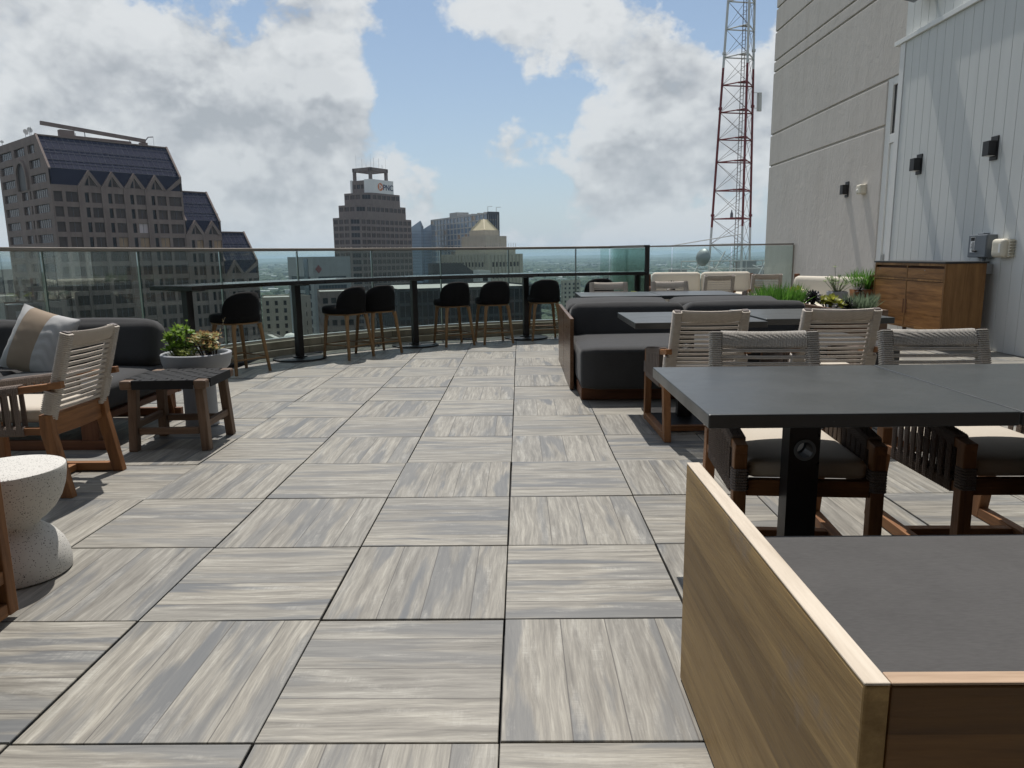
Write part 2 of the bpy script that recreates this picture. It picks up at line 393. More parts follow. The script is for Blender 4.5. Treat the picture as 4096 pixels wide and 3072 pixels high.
for px, py, sg, wt in CL:
    c = ray(px, py).normalized()
    d = w.n('ShaderNodeVectorMath', {'operation': 'DISTANCE'}, i0=nd_, i1=tuple(c)).outputs[1]
    e = w.math('POWER', 2.718, w.math('MULTIPLY', w.math('MULTIPLY', d, d), -.5 / sg ** 2))
    acc = w.math('MULTIPLY', e, wt) if acc is None else w.math('MULTIPLY_ADD', e, wt, acc)
f0 = fbm(nd_)
up = w.n('ShaderNodeVectorMath', {'operation': 'ADD'}, i0=nd_, i1=(-.006, .006, .034)).outputs[0]
g0 = fbm(nd_, 7); g1 = fbm(up, 4)
dens = w.math('ADD', f0, w.math('MULTIPLY', acc, .85))
cover = w.ramp(dens, [(.545, 0.0), (.59, .50), (.63, .92), (.69, 1.0)])
thick = w.ramp(dens, [(.64, 0.0), (.92, 1.0)])
edge = w.math('MULTIPLY_ADD', w.math('SUBTRACT', g0, g1), 3.0, .74, clamp=True)
lit = w.math('SUBTRACT', edge, w.math('MULTIPLY', thick, .31), clamp=True)
ccol = w.ramp(lit, [(.10, (.40, .42, .45)), (.34, (.545, .56, .585)), (.58, (.71, .725, .735)), (.85, (.86, .87, .87))])
elev = w.n('ShaderNodeSeparateXYZ', Vector=nd_).outputs[2]
pale = w.math('MULTIPLY', w.math('POWER', 2.718, w.math('MULTIPLY', w.math('MAXIMUM', elev, 0.0), -6.0)), .78)
pale = w.math('ADD', pale, .17)
skyc = w.mix(pale, sky.outputs[0], (4.2, 5.05, 5.8))    # the thick, pale air low over the plain
ccol = w.mix(w.math('MULTIPLY', pale, .75), ccol, (.49, .56, .61))
bg1 = w.n('ShaderNodeBackground', Color=skyc, Strength=.105)
bg2 = w.n('ShaderNodeBackground', Color=ccol, Strength=.95)
ms = w.n('ShaderNodeMixShader', Fac=w.math('MULTIPLY', cover, .96), i1=bg1.outputs[0], i2=bg2.outputs[0])
w.n('ShaderNodeOutputWorld', Surface=ms)
scene.view_settings.view_transform = 'Standard'; scene.view_settings.look = 'None'
scene.view_settings.exposure = 0.0; scene.view_settings.gamma = 1; scene.view_settings.use_curve_mapping = False
scene.cycles.use_denoising = True
scene.cycles.max_bounces = 8; scene.cycles.transparent_max_bounces = 24; scene.cycles.volume_bounces = 0
scene.cycles.sample_clamp_indirect = 6; scene.cycles.caustics_reflective = False; scene.cycles.caustics_refractive = False
try: world.cycles.sampling_method = 'MANUAL'; world.cycles.sample_map_resolution = 1024
except Exception: pass

ZG = -75.0                                   # street level below the terrace
m, t = material('air')
t.n('ShaderNodeOutputMaterial', Volume=t.n('ShaderNodeVolumePrincipled', Color=(.66, .82, 1.0), Density=1.0e-4, Anisotropy=.2).outputs[0])
hz = MB().box(-16000, 16000, -400, 30000, ZG - 1, 60).build('haze', m); stuff(hz); hz['label'] = 'pale summer haze over the distant plain'; hz['category'] = 'haze'

# ---------------------------------------------------------------- terrace floor of porcelain pavers
C0 = Vector((1.915, 3.358)); RC = 6.10        # centre and radius of the curved parapet
def on_deck(x, y):
    if x <= 1.95: return math.hypot(x - C0.x, y - C0.y) < 6.42
    return y < 16.6 and x < 6.15
mb = MB(); uvs = []; seeds = []
g = .0032
for i in range(-9, 11):
    for j in range(-5, 27):
        x0, x1, y0, y1 = i * S + g, (i + 1) * S - g, j * S + g, (j + 1) * S - g
        ins = [on_deck(x, y) for x in (x0, x1) for y in (y0, y1)]
        if not all(ins): continue
        dx, dy, dz = rnd.gauss(0, .0011), rnd.gauss(0, .0011), rnd.gauss(0, .0009)
        x0 += dx; x1 += dx; y0 += dy; y1 += dy; z = dz; b = .0015; zb = -.022
        tl = [(rnd.gauss(0, .0006)) for _ in range(4)]
        o = len(mb.v)
        top = [(x0 + b, y0 + b, z + tl[0]), (x1 - b, y0 + b, z + tl[1]), (x1 - b, y1 - b, z + tl[2]), (x0 + b, y1 - b, z + tl[3])]
        mid = [(x0, y0, z - b), (x1, y0, z - b), (x1, y1, z - b), (x0, y1, z - b)]
        bot = [(x0, y0, zb), (x1, y0, zb), (x1, y1, zb), (x0, y1, zb)]
        mb.v += top + mid + bot
        fs = [(0, 1, 2, 3)] + [(4 + k, 4 + (k + 1) % 4, (k + 1) % 4, k) for k in range(4)] + [(8 + k, 8 + (k + 1) % 4, 4 + (k + 1) % 4, 4 + k) for k in range(4)]
        vert = (i + j) % 2 == 0
        fl = rnd.random() < .25
        for f in fs:
            mb.f.append(tuple(o + a for a in f))
            for a in f:
                v = mb.v[o + a]; uu, vv = (v[0] - x0) / (x1 - x0), (v[1] - y0) / (y1 - y0)
                uvs.append((vv, uu) if vert else (uu, vv if fl else 1 - vv))
            seeds.append(((i * 7 + j * 13) % 29) / 29 + .003)
me = bpy.data.meshes.new('terrace_floor'); me.from_pydata(mb.v, [], mb.f)
ul = me.uv_layers.new(name='tile')
for k, uv in enumerate(uvs): ul.data[k].uv = uv
sa = me.attributes.new('seed', 'FLOAT', 'FACE')
for k, sv in enumerate(seeds): sa.data[k].value = sv
me.materials.append(M['paver'])
fo = bpy.data.objects.new('terrace_floor', me); COL.objects.link(fo); struct(fo)
# the roof slab that carries it, down to the street
pl = [(C0.x + 6.40 * math.cos(R(a)), C0.y + 6.40 * math.sin(R(a))) for a in range(90, 216, 6)] + [(-2.5, -3.1), (6.1, -3.1), (6.1, 16.5), (1.95, 16.5)]
struct(MB().prism(pl[::-1], ZG, -.05).build('terrace_slab', plain('membrane', (.03, .03, .032), .9, 0, .3, 6)))

# ---------------------------------------------------------------- parapet curb and glass railing
def arc(r, a0, a1, n=10): return [Vector((C0.x + r * math.cos(R(a0 + (a1 - a0) * k / n)), C0.y + r * math.sin(R(a0 + (a1 - a0) * k / n)), 0)) for k in range(n + 1)]
def arc_block(mb, r0, r1, a0, a1, z0, z1, n=8):
    rings = []
    for k in range(n + 1):
        a = R(a0 + (a1 - a0) * k / n); c, s_ = math.cos(a), math.sin(a)
        rings.append([Vector((C0.x + r * c, C0.y + r * s_, z)) for r, z in ((r0, z0), (r1, z0), (r1, z1), (r0, z1))])
    return mb.loft(rings)
joints = [94.45, 99.3, 109.0, 118.7, 128.3, 138.2, 147.8, 157.1, 166.75, 176.4, 186.0, 195.6]
curb = thing('parapet_curb', 'low curved beige stone curb under the glass railing', 'curb')
for a0, a1 in zip(joints[:-1], joints[1:]):
    arc_block(MB(), 6.06, 6.42, a0 + .03, a1 - .03, .001, .082).build('base_course', M['curb_stone'], curb, bevel=.006)
    arc_block(MB(), 6.11, 6.40, a0 - 1.97, a1 - 2.03, .086, .176).build('coping', M['curb_stone'], curb, bevel=.006)
rail = thing('glass_railing', 'long curved glass railing with slim metal top rail along the terrace edge', 'railing')
for a0, a1 in zip(joints[:-1], joints[1:]):
    arc_block(MB(), 6.213, 6.227, a0 + .10, a1 - .10, .19, 1.262).build('glass_pane', M['rail_glass'], rail)
for a in joints[1:-1]:
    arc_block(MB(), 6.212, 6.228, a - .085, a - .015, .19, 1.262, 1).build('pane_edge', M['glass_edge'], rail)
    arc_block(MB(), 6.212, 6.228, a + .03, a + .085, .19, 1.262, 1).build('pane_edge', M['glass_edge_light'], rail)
arc_block(MB(), 6.19, 6.25, joints[0], joints[-1], 1.264, 1.300, 80).build('top_rail', M['rail_metal'], rail, bevel=.006)
arc_block(MB(), 6.185, 6.255, joints[0], joints[-1], .177, .205, 80).build('base_channel', M['steel'], rail)
# the short return of darker green glass that closes the curve
ret = thing('glass_return_panel', 'short dark green glass panel with black edge post closing the curved railing', 'glass panel')
e0 = Vector((C0.x + 6.22 * math.cos(R(94.3)), C0.y + 6.22 * math.sin(R(94.3)), 0)); e1 = Vector((1.86, 8.88, 0))
dv = (e1 - e0).normalized()
for k, off in enumerate((0, .05)):
    nrm = Vector((-dv.y, dv.x, 0)) * off
    MB().bar(e0 + nrm + Vector((0, 0, .70)), e1 + nrm + Vector((0, 0, .70)), 1.12, .012, side=(0, 0, 1)).build('glass_pane', M['green_glass'], ret)
ret_p = MB().bar(e0 + Vector((0, 0, 1.282)), e1 + Vector((0, 0, 1.282)), .06, .036, side=(dv.y, -dv.x, 0)).build('top_rail', M['rail_metal'], ret)
MB().box(.0, .016, -.012, .066, 0.0, 1.30, Matrix.Translation(e1) @ Matrix.Rotation(math.atan2(dv.y, dv.x), 4, 'Z')).build('edge_post', M['black_metal'], ret)
MB().bar(e0 + Vector((0, 0, .075)), e1 + Vector((0, 0, .075)), .2, .15, side=(dv.y, -dv.x, 0)).build('base_course', M['curb_stone'], ret)
# the farther railing that runs to the stucco wall
r2 = thing('glass_railing', 'far straight glass railing behind the white sofa, ending at the stucco wall', 'railing')
pts = [Vector((1.98, 15.9, 0)), Vector((2.975, 15.45, 0)), Vector((3.55, 15.18, 0)), Vector((4.74, 14.60, 0)), Vector((5.90, 14.06, 0))]
for a, b in zip(pts[:-1], pts[1:]):
    d = (b - a).normalized() * .012
    MB().bar(a + d + Vector((0, 0, .75)), b - d + Vector((0, 0, .75)), 1.13, .014, side=(0, 0, 1)).build('glass_pane', M['rail_glass'], r2)
mbx = MB()
for a, b in zip(pts[:-1], pts[1:]): mbx.bar(a + Vector((0, 0, 1.34)), b + Vector((0, 0, 1.34)), .06, .035, side=(-.42, -.9, 0))
mbx.build('top_rail', M['rail_metal'], r2)
MB().box(-.012, .012, -.015, .015, .18, 1.32, Matrix.Translation(pts[-1])).build('end_post', M['rail_metal'], r2)
mbx = MB()
for a, b in zip(pts[:-1], pts[1:]): mbx.bar(a + Vector((0, 0, .09)), b + Vector((0, 0, .09)), .25, .178, side=(-.42, -.9, 0))
mbx.build('base_course', M['curb_stone'], r2)

# ---------------------------------------------------------------- stucco building and white clad wall
XB, XW = 5.95, 5.60
bb = thing('stucco_building', 'tall beige stucco building wall with horizontal grooves beside the terrace', 'building')
zs = [0.0, 3.15, 3.85, 5.23, 5.47, 6.10, 6.6, 8.0, 8.6, 11.5]
for k, (z0, z1) in enumerate(zip(zs[:-1], zs[1:])):
    y0 = 10.60 if z1 <= 3.86 else 9.0
    MB().box(XB, XB + .3, y0, 16.03, z0 + (.019 if k else .002), z1 - .019).build('wall_band', M['stucco'], bb, bevel=.012)
MB().box(XB + .03, XB + 6, 10.60, 16.0, .004, 11.4).build('wall_core', M['stucco'], bb)
MB().box(XB + .03, XB + 6, 9.0, 10.597, 3.88, 11.4).build('wall_core', M['stucco'], bb)
dr = thing('service_door', 'narrow white door frame with dark transom between the stucco and white walls', 'door')
MB().box(XB + .02, XB + .08, 10.44, 10.598, .002, 3.86).build('door_frame', M['white_frame'], dr, bevel=.004)
MB().box(XB + .02, XB + .08, 9.60, 10.438, 3.74, 3.86).build('door_frame', M['white_frame'], dr, bevel=.004)
MB().box(XB + .02, XB + .08, 9.60, 10.438, 2.86, 3.00).build('door_frame', M['white_frame'], dr, bevel=.004)
MB().box(XB + .05, XB + .06, 9.60, 10.438, 3.002, 3.738).build('transom', window_mat('transom_glass', (.02, .022, .024)), dr)
MB().box(XB + .045, XB + .075, 9.60, 10.432, .01, 2.856).build('door_leaf', M['white_paint'], dr, bevel=.003)
MB().box(XB + .005, XB + .045, 10.36, 10.39, .95, 1.12).build('handle', M['steel'], dr, bevel=.004)
ww = thing('clad_wall', 'white wall clad in narrow vertical boards with a sloping metal cap above the wooden sideboard', 'wall')
def boards(y0, y1, z0, z1, x, wd, name):
    mb = MB(); y = y1; 
    while y > y0:
        a = max(y0, y - wd + .005); mb.box(x, x + .02, a, y, z0, z1); y -= wd
    return mb.build(name, M['white_cladding'], ww, bevel=.0025, seg=1)
boards(-3.0, 9.40, .004, 4.10, XW, .195, 'cladding')
MB().box(XW + .021, XW + .5, -3.0, 9.52, .004, 4.09).build('wall_core', M['white_frame'], ww)
MB().box(XW - .012, XW + .02, 9.405, 9.535, .004, 4.10).build('corner_trim', M['white_frame'], ww, bevel=.003)
MB().box(XW - .035, XW + .26, -3.0, 9.68, 4.102, 4.165).build('cap_flashing', M['white_paint'], ww, bevel=.004)
boards(-3.0, 9.74, 4.168, 9.0, XW + .15, .195, 'cladding')
MB().box(XW + .172, XW + .9, -3.0, 9.745, 4.168, 8.98).build('wall_core', M['white_frame'], ww)

# unseen hotel front, added behind the viewer to darken surfaces turned that way
hw_ = thing('added_shade_facade', 'unseen hotel facade of dark glass and grey panels, added behind the viewer for shade', 'building', (0, -3.6, 0))
MB().box(-7.5, 6.0, -1.0, 0, .004, 11).build('wall', plain('facade_grey', (.16, .155, .15), .7), hw_)
for k in range(6): MB().box(-7.2 + k * 2.2, -5.2 + k * 2.2, .002, .03, .15, 3.2).build('window', window_mat('facade_glass', (.02, .022, .024)) if k == 0 else M['facade_glass'], hw_)
MB().box(-7.5, 6.0, .002, 1.3, 3.35, 3.6).build('canopy', M['facade_grey'], hw_)
def sconce(y, z, x, label):
    o = thing('wall_lamp', label, 'wall lamp', (x, y, z), 0, 'black box wall lamps on the terrace walls')
    MB().box(-.018, -.001, -.065, .065, -.135, .135).build('back_plate', M['black_metal'], o, bevel=.002)
    MB().box(-.112, -.019, -.058, .058, -.085, .08).build('lamp_housing', M['black_metal'], o, bevel=.003)
    MB().box(-.105, -.025, -.05, .05, -.089, -.0852).build('diffuser', M['label_white'], o)
    return o
l1 = sconce(8.78, 2.345, XW, 'black box wall lamp on the white cladding farther from the power box')
dup(l1, (XW, 7.18, 2.335), 0, 'black box wall lamp on the white cladding right above the power box')
dup(l1, (XB, 11.78, 2.265), 0, 'small black box wall lamp alone on the beige stucco')
def alarm(y, z, x, label, s=1.0):
    o = thing('alarm_strobe', label, 'alarm', (x, y, z))
    mb = MB(); rbox(mb, (-.055 * s, 0, 0), (.055 * s, .075 * s, .075 * s), .022 * s, n=8); mb.build('housing', M['cream_plastic'], o, smooth=True)
    MB().box(-.02 * s, -.001, -.07 * s, .07 * s, -.08 * s, .08 * s).build('back_box', M['cream_plastic'], o, bevel=.004)
    mb = MB(); mb.lathe([(0.001, .012 * s), (.018 * s, .008 * s), (.026 * s, 0)], 14); mb.xf(Matrix.Translation((-.108 * s, .02 * s, -.012 * s)) @ Matrix.Rotation(R(-90), 4, 'Y'))
    mb.build('strobe_lens', M['label_white'], o, smooth=True); return o
alarm(11.12, 2.21, XB, 'small cream alarm box on the beige stucco beside a lamp', 1.05)
o = thing('vent_cover', 'rounded cream vent hood with side slots on the white wall beside the grey power box', 'vent', (XW, 6.77, 1.19))
mb = MB(); rbox(mb, (-.06, .02, 0), (.06, .105, .105), .04, n=10); mb.build('hood', M['cream_plastic'], o, smooth=True)
MB().box(-.06, -.001, -.11, -.088, -.10, .10).build('side_frame', M['cream_plastic'], o, bevel=.003)
for k in range(6): MB().box(-.058, -.002, -.135, -.111, -.085 + k * .032, -.075 + k * .032).build('slot_fin', M['cream_plastic'], o)
MB().box(-.124, -.1205, -.05, -.02, -.05, .05).build('notice', M['label_white'], o)
o = thing('power_box', 'dark grey electrical disconnect box with a white notice on the white wall', 'power box', (XW, 7.13, 1.22))
MB().box(-.12, -.001, -.165, .175, -.135, .13).build('housing', M['grey_metal'], o, bevel=.006)
MB().box(-.128, -.1205, -.16, .17, -.13, .125).build('lid', M['grey_metal'], o, bevel=.004)
MB().box(-.10, -.02, -.05, .06, .1305, .15).build('top_hub', M['grey_metal'], o, bevel=.008)
nt_ = MB().box(-.1295, -.1283, .045, .13, -.075, .105).build('notice', M['label_white'], o)
mb = MB()
for k in range(9): mb.box(-.1302, -.1296, .05, .05 + rnd.uniform(.04, .075), .035 - k * .012, .041 - k * .012)
mb.box(-.1302, -.1296, .05, .125, .058, .10); mb.build('print', M['rubber'], nt_)
mb = MB(); mb.tube([(-.135, -.01, -.06), (-.15, -.01, -.062), (-.155, .03, -.06)], .012, 8); mb.build('handle', M['black_metal'], o)
MB().tube([(-.06, -.045, -.135), (-.06, -.045, -.215)], .019, 10).build('conduit', M['grey_metal'], o)
o2 = thing('socket_box', 'grey weatherproof socket box under the power box beside the sideboard', 'socket', (XW, 7.04, .955))
MB().box(-.11, -.001, -.05, .07, -.065, .055).build('housing', M['galvanised'], o2, bevel=.01)
mb = MB(); mb.lathe([(.001, .07), (.04, .066), (.05, .05), (.052, 0)], 16); mb.xf(Matrix.Translation((-.06, .071, -.005)) @ Matrix.Rotation(R(-90), 4, 'X')); mb.build('cover', M['galvanised'], o2, smooth='auto')
o = thing('wall_heater', 'grey framed heater box sticking out high on the white upper wall', 'heater', (XW + .13, 9.16, 4.60))
A = Matrix.Rotation(R(14), 4, 'Y')
MB().box(-.42, -.10, -.35, .15, -.03, .22, A).build('housing', plain('heater_grey', (.22, .2, .19), .5), o, bevel=.01)
MB().box(-.40, -.12, -.33, .13, -.05, -.032, A).build('grille', M['grey_metal'], o)
MB().bar((-.12, -.1, .05), (0.02, -.1, .05), .05).build('bracket', M['black_metal'], o)
# ---------------------------------------------------------------- rope armchairs
def ridged_post(mb, p, q, w, d, pitch=.0095, amp=.0022):
    p, q = Vector(p), Vector(q); L = (q - p).length; n = max(4, int(L / pitch)); t = (q - p).normalized()
    sx = Vector((1, 0, 0)); sx = (sx - t * sx.dot(t)).normalized(); sy = t.cross(sx)
    rings = []
    prof = [(-1, -.55), (-.7, -1), (.7, -1), (1, -.55), (1, .55), (.7, 1), (-.7, 1), (-1, .55)]
    for k in range(n):
        for f, a in ((.08, -amp), (.3, amp), (.7, amp), (.92, -amp)):
            c = p + t * (L * (k + f) / n)
            rings.append([c + sx * (x * (w / 2 + a)) + sy * (y * (d / 2 + a)) for x, y in prof])
    return mb.loft(rings)
def make_armchair(label, loc, rz, group):
    t = thing('rope_armchair', label, 'armchair', loc, rz, group)
    ty, tz = 'teak_y', 'teak_z'
    X = .235
    for s in (-1, 1):
        MB().bar((s * X, .335, 0), (s * X, .325, .512), .046, .05, side=(1, 0, 0), w2=.046, h2=.046).build('leg', M[tz], t, bevel=.004)
        mb = MB(); prof = [(-.345, 0), (-.285, 0), (-.175, .37), (-.215, .43), (-.255, .37)]
        prof = [(-.352, 0), (-.292, 0), (-.228, .34), (-.232, .43), (-.288, .43), (-.292, .34)]
        mb.loft([[Vector((s * X + x, y, z)) for y, z in prof] for x in (-.022, .022)]); mb.build('leg', M[tz], t, bevel=.004)
        MB().box(s * X - .021, s * X + .021, -.30, .312, .004, .05).build('runner', M[ty], t, bevel=.003)
        arm = MB().bar((s * X, .352, .497), (s * X, -.30, .570), .044, .034, side=(1, 0, 0)).build('armrest', M[ty], t, bevel=.004)
        mb = MB()
        n = 34
        rings = []
        for k in range(n):                       # rope wound round the arm rail
            for f, a in ((.1, -.0015), (.5, .0022), (.9, -.0015)):
                y = .285 - (.285 + .15) * (k + f) / n; z = .503 + (.335 - y) * .1125
                rings.append([Vector((s * X + x * (.027 + a), y, z + zz * (.022 + a))) for x, zz in ((-1, -.6), (-.7, -1), (.7, -1), (1, -.6), (1, .6), (.7, 1), (-.7, 1), (-1, .6))])
        mb.loft(rings)
        for k in range(9):                       # and dropped in hanks to the seat rail, inside and out
            y = .265 - k * .049
            for dx in (-.0245, .0245):
                ridge = [(s * X + dx, y + e) for e in (-.0085, 0, .0085)]
                for xx, yy in ridge: mb.tube([(xx, yy, .33), (xx + .001, yy - .001, .45), (xx, yy, .505 + (.335 - y) * .1125 - .01)], .0052, 5, False)
        rings = []
        for k in range(n):
            for f, a in ((.1, -.0015), (.5, .0022), (.9, -.0015)):
                y = .285 - (.285 + .15) * (k + f) / n
                rings.append([Vector((s * X + x * (.026 + a), y, .345 + zz * (.024 + a))) for x, zz in ((-1, -.6), (-.7, -1), (.7, -1), (1, -.6), (1, .6), (.7, 1), (-.7, 1), (-1, .6))])
        mb.loft(rings)
        mb.build('rope_wrap', M['brown_rope'], arm)
        mb = MB(); ridged_post(mb, (s * X, .333, .345), (s * X, .330, .425), .054, .058); mb.build('leg_band', M['brown_rope'], t)
        MB().bar((s * X, .34, .345), (s * X, -.255, .345), .036, .036, side=(1, 0, 0)).build('seat_rail', M[ty], t, bevel=.003)
    MB().box(-X + .024, X - .024, .312, .345, .325, .385).build('front_rail', M['teak_x'], t, bevel=.003)
    mb = MB(); rings = []
    for k in range(9):
        x = -X + .0225 + (2 * X - .045) * k / 8; yb = -.255 - .018 * (1 - (2 * k / 8 - 1) ** 2)
        rings.append([Vector((x, yb - .013, .315)), Vector((x, yb + .013, .315)), Vector((x, yb + .013, .42)), Vector((x, yb - .013, .42))])
    mb.loft(rings); mb.build('back_rail', M['teak_x'], t, bevel=.003)
    MB().box(-X + .022, X - .022, -.09, -.05, .008, .045).build('stretcher', M['teak_x'], t, bevel=.003)
    for k in range(5): pass
    mb = MB(); rbox(mb, (0, .045, .418), (.208, .286, .036), .026, .014, 12); mb.build('seat_cushion', M['cream_fabric'], t, smooth=True)
    # the back: two rope-wound posts, a wound top rail and paired ropes across
    bk = MB().box(-.205, .205, -.285, -.255, .422, .43).build('backrest', M['teak_x'], t)
    yz = lambda z: -.268 - .125 * ((z - .42) / .415)
    for s in (-1, 1):
        mb = MB(); ridged_post(mb, (s * .214, yz(.40), .40), (s * .206, yz(.835), .832), .052, .046); 
        ridged_post(mb, (s * .243, yz(.435) + .004, .435), (s * .243, yz(.548) + .004, .548), .034, .05)
        mb.build('rope_post', M['light_rope'], bk, smooth='auto')
        MB().bar((s * .206, yz(.828), .828), (s * .2055, yz(.837), .837), .036, .030, side=(1, 0, 0)).build('post_cap', M['brown_cap'], bk)
        MB().bar((s * .245, -.30, .574), (s * .245, -.365, .581), .036, .034, side=(1, 0, 0)).build('arm_end', M[ty], bk, bevel=.003)
    mb = MB(); rings = []
    n = 56
    for k in range(n):
        for f, a in ((.1, -.0012), (.5, .0018), (.9, -.0012)):
            x = -.182 + .364 * (k + f) / n; bow = -.016 * (1 - (x / .182) ** 2); z = .802 - .006 * (1 - (x / .182) ** 2)
            c = Vector((x, yz(.80) + bow, z))
            rings.append([c + Vector((0, yy * (.0185 + a) - zz * .015, zz * (.035 + a))) for yy, zz in ((-1, -.7), (-.6, -1), (.6, -1), (1, -.7), (1, .7), (.6, 1), (-.6, 1), (-1, .7))])
    mb.loft(rings); mb.build('top_rail', M['light_rope'], bk, smooth='auto')
    mb = MB()
    for k in range(12):
        z = .445 + k * .0280
        for j, (dy, dz) in enumerate(((-.010, .0), (.010, .001))):
            sg = rnd.uniform(.0005, .002)
            for e in (-.0037, .0037):
                zz = z + dz + e
                mb.tube([(-.20, yz(zz) + dy, zz), (0, yz(zz) + dy * .75 - .002, zz - sg), (.20, yz(zz) + dy, zz)], .0036, 6, False)
    mb.build('rope_strands', M['light_rope'], bk)
    return t
GC = 'teak armchairs with rope backs around the terrace'
chC = make_armchair('rope armchair with its back to us at the middle table, nearer the walkway', (1.215, 3.19, 0), R(1), GC)
PI = math.pi
dup(chC, (2.03, 3.20, 0), R(-2), 'rope armchair with its back to us at the middle table, before the wooden sideboard')
chA = dup(chC, (1.10, 1.20, 0), PI + R(-5), 'rope armchair facing us under the nearest table, on the walkway side of the black pedestal')
chB = dup(chC, (1.87, 1.20, 0), PI + R(-1), 'rope armchair facing us under the nearest table, farthest right in the photo')
dup(chC, (1.16, 6.98, 0), PI + R(1), 'low-showing rope armchair facing us behind the far table, in front of a black bar stool')
dup(chC, (1.95, 7.02, 0), PI + R(6), 'slightly turned rope armchair facing us behind the far table, before the dark succulents')
dup(chC, (3.18, 10.1, 0), R(-3), 'distant rope armchair with its back to us, before the middle of the white sofa')
dup(chC, (4.03, 10.35, 0), R(-8), 'distant rope armchair with its back to us, behind the grassy planter')
chL = dup(chC, (-2.56, 2.115, 0), R(90), 'rope armchair seen from behind beside the white speckled side table and grey sofa')
greys = {}
for root in (chA, chB):                       # the two nearest backs are of darker grey rope
    for ch in root.children:
        if not ch.name.startswith('backrest'): continue
        for c in ch.children:
            if c.data.materials[0] == M['light_rope']:
                if c.data.name not in greys: d = c.data.copy(); d.materials[0] = M['grey_rope']; greys[c.data.name] = d
                c.data = greys[c.data.name]

# ---------------------------------------------------------------- dining tables
def make_table(label, loc, rz, group, size=.865):
    t = thing('dining_table', label, 'table', loc, rz, group); h = size / 2
    MB().box(-h, h, -h, h, .694, .735).build('table_top', M['table_top'], t, bevel=.004)
    cw, ch, zc, rr = .052, .035, .52, .031
    mb = MB()                                  # square tube with a round cable port through it
    N = 24
    def sq(k):
        a = 2 * math.pi * (k + .5) / N; c, s_ = math.cos(a), math.sin(a); m_ = max(abs(c), abs(s_)); return c / m_ * cw, s_ / m_ * cw
    for y in (-ch, ch):
        o = len(mb.v)
        for k in range(N): a = 2 * math.pi * (k + .5) / N; mb.v.append((rr * math.cos(a), y, zc + rr * math.sin(a)))
        for k in range(N): a, b = sq(k); mb.v.append((a, y, zc + b))
        for k in range(N): mb.f.append((o + k, o + (k + 1) % N, o + N + (k + 1) % N, o + N + k))
    for k in range(N): mb.f.append((k, (k + 1) % N, 2 * N + (k + 1) % N, 2 * N + k))
    for y in (-ch, ch):
        mb.quad((-cw, y, .012), (cw, y, .012), (cw, y, zc - cw), (-cw, y, zc - cw)); mb.quad((-cw, y, zc + cw), (cw, y, zc + cw), (cw, y, .694), (-cw, y, .694))
    for x in (-cw, cw): mb.quad((x, -ch, .012), (x, ch, .012), (x, ch, .694), (x, -ch, .694))
    cl = mb.build('column', M['black_metal'], t)
    for y in (-ch - .003, ch + .003):
        MB().loft([[Vector((r_ * math.cos(2 * math.pi * k / 28), yy, zc + r_ * math.sin(2 * math.pi * k / 28))) for k in range(28)] for r_, yy in ((rr - .004, y), (rr - .004, y + math.copysign(.003, y)), (rr + .006, y + math.copysign(.003, y)), (rr + .006, y))], cap=False).build('grommet', M['grey_metal'], cl, smooth='auto')
    MB().box(-.26, .26, -.29, .29, .001, .014).build('base_plate', M['black_metal'], t, bevel=.003)
    MB().box(-.3, .3, -.04, .04, .672, .693).build('top_bracket', M['black_metal'], t)
    return t
GT = 'square dark grey dining tables pushed together in pairs'
t1 = make_table('nearest dark grey table, with the round cable hole in its pedestal facing us', (1.018, .812, 0), 0, GT)
dup(t1, (1.888, .812, 0), 0, 'dark grey table at the right edge of the photo, joined to the nearest table')
dup(t1, (1.245, 3.55, 0), 0, 'dark grey table of the middle pair, overhanging the charcoal banquette by the walkway')
dup(t1, (2.155, 3.72, 0), 0, 'dark grey table of the middle pair, before the wooden sideboard')
dup(t1, (1.145, 6.6, 0), 0, 'far dark grey table beyond the banquette backs, nearer the bar counter')
dup(t1, (2.02, 6.63, 0), 0, 'far dark grey table beyond the banquette backs, nearer the grassy planter')

# ---------------------------------------------------------------- banquettes
b1 = thing('bench_seat', 'nearest wooden bench with worn pale side panel and charcoal seat', 'bench', (.5, -.74, 0))
sp = MB().box(0, .0345, .0, 1.004, .004, .6275).build('side_panel', M['pale_panel'], b1, bevel=.004)
MB().box(0, .0345, .0, 1.004, .6277, .632).build('top_edge', M['bleached_edge'], sp, bevel=.002)
bp = MB().box(.037, 2.6, .003, .030, .004, .6255).build('back_panel', M['back_panel'], b1, bevel=.003)
wood('bleached_rail', (.30, .20, .13), (.52, .38, .27), 0, .9, .6, patch=((.36, .12, .06), 5, .58))
MB().box(.037, 2.6, .003, .030, .6257, .630).build('top_edge', M['bleached_rail'], bp, bevel=.002)
mb = MB(); rbox(mb, (1.29, .515, .36), (1.245, .48, .075), .022, .012, 16); mb.build('seat_cushion', M['bench_fabric'], b1, smooth=True)
MB().box(.05, 2.5, .05, .97, .004, .284).build('plinth', M['dark_teak_x'], b1)
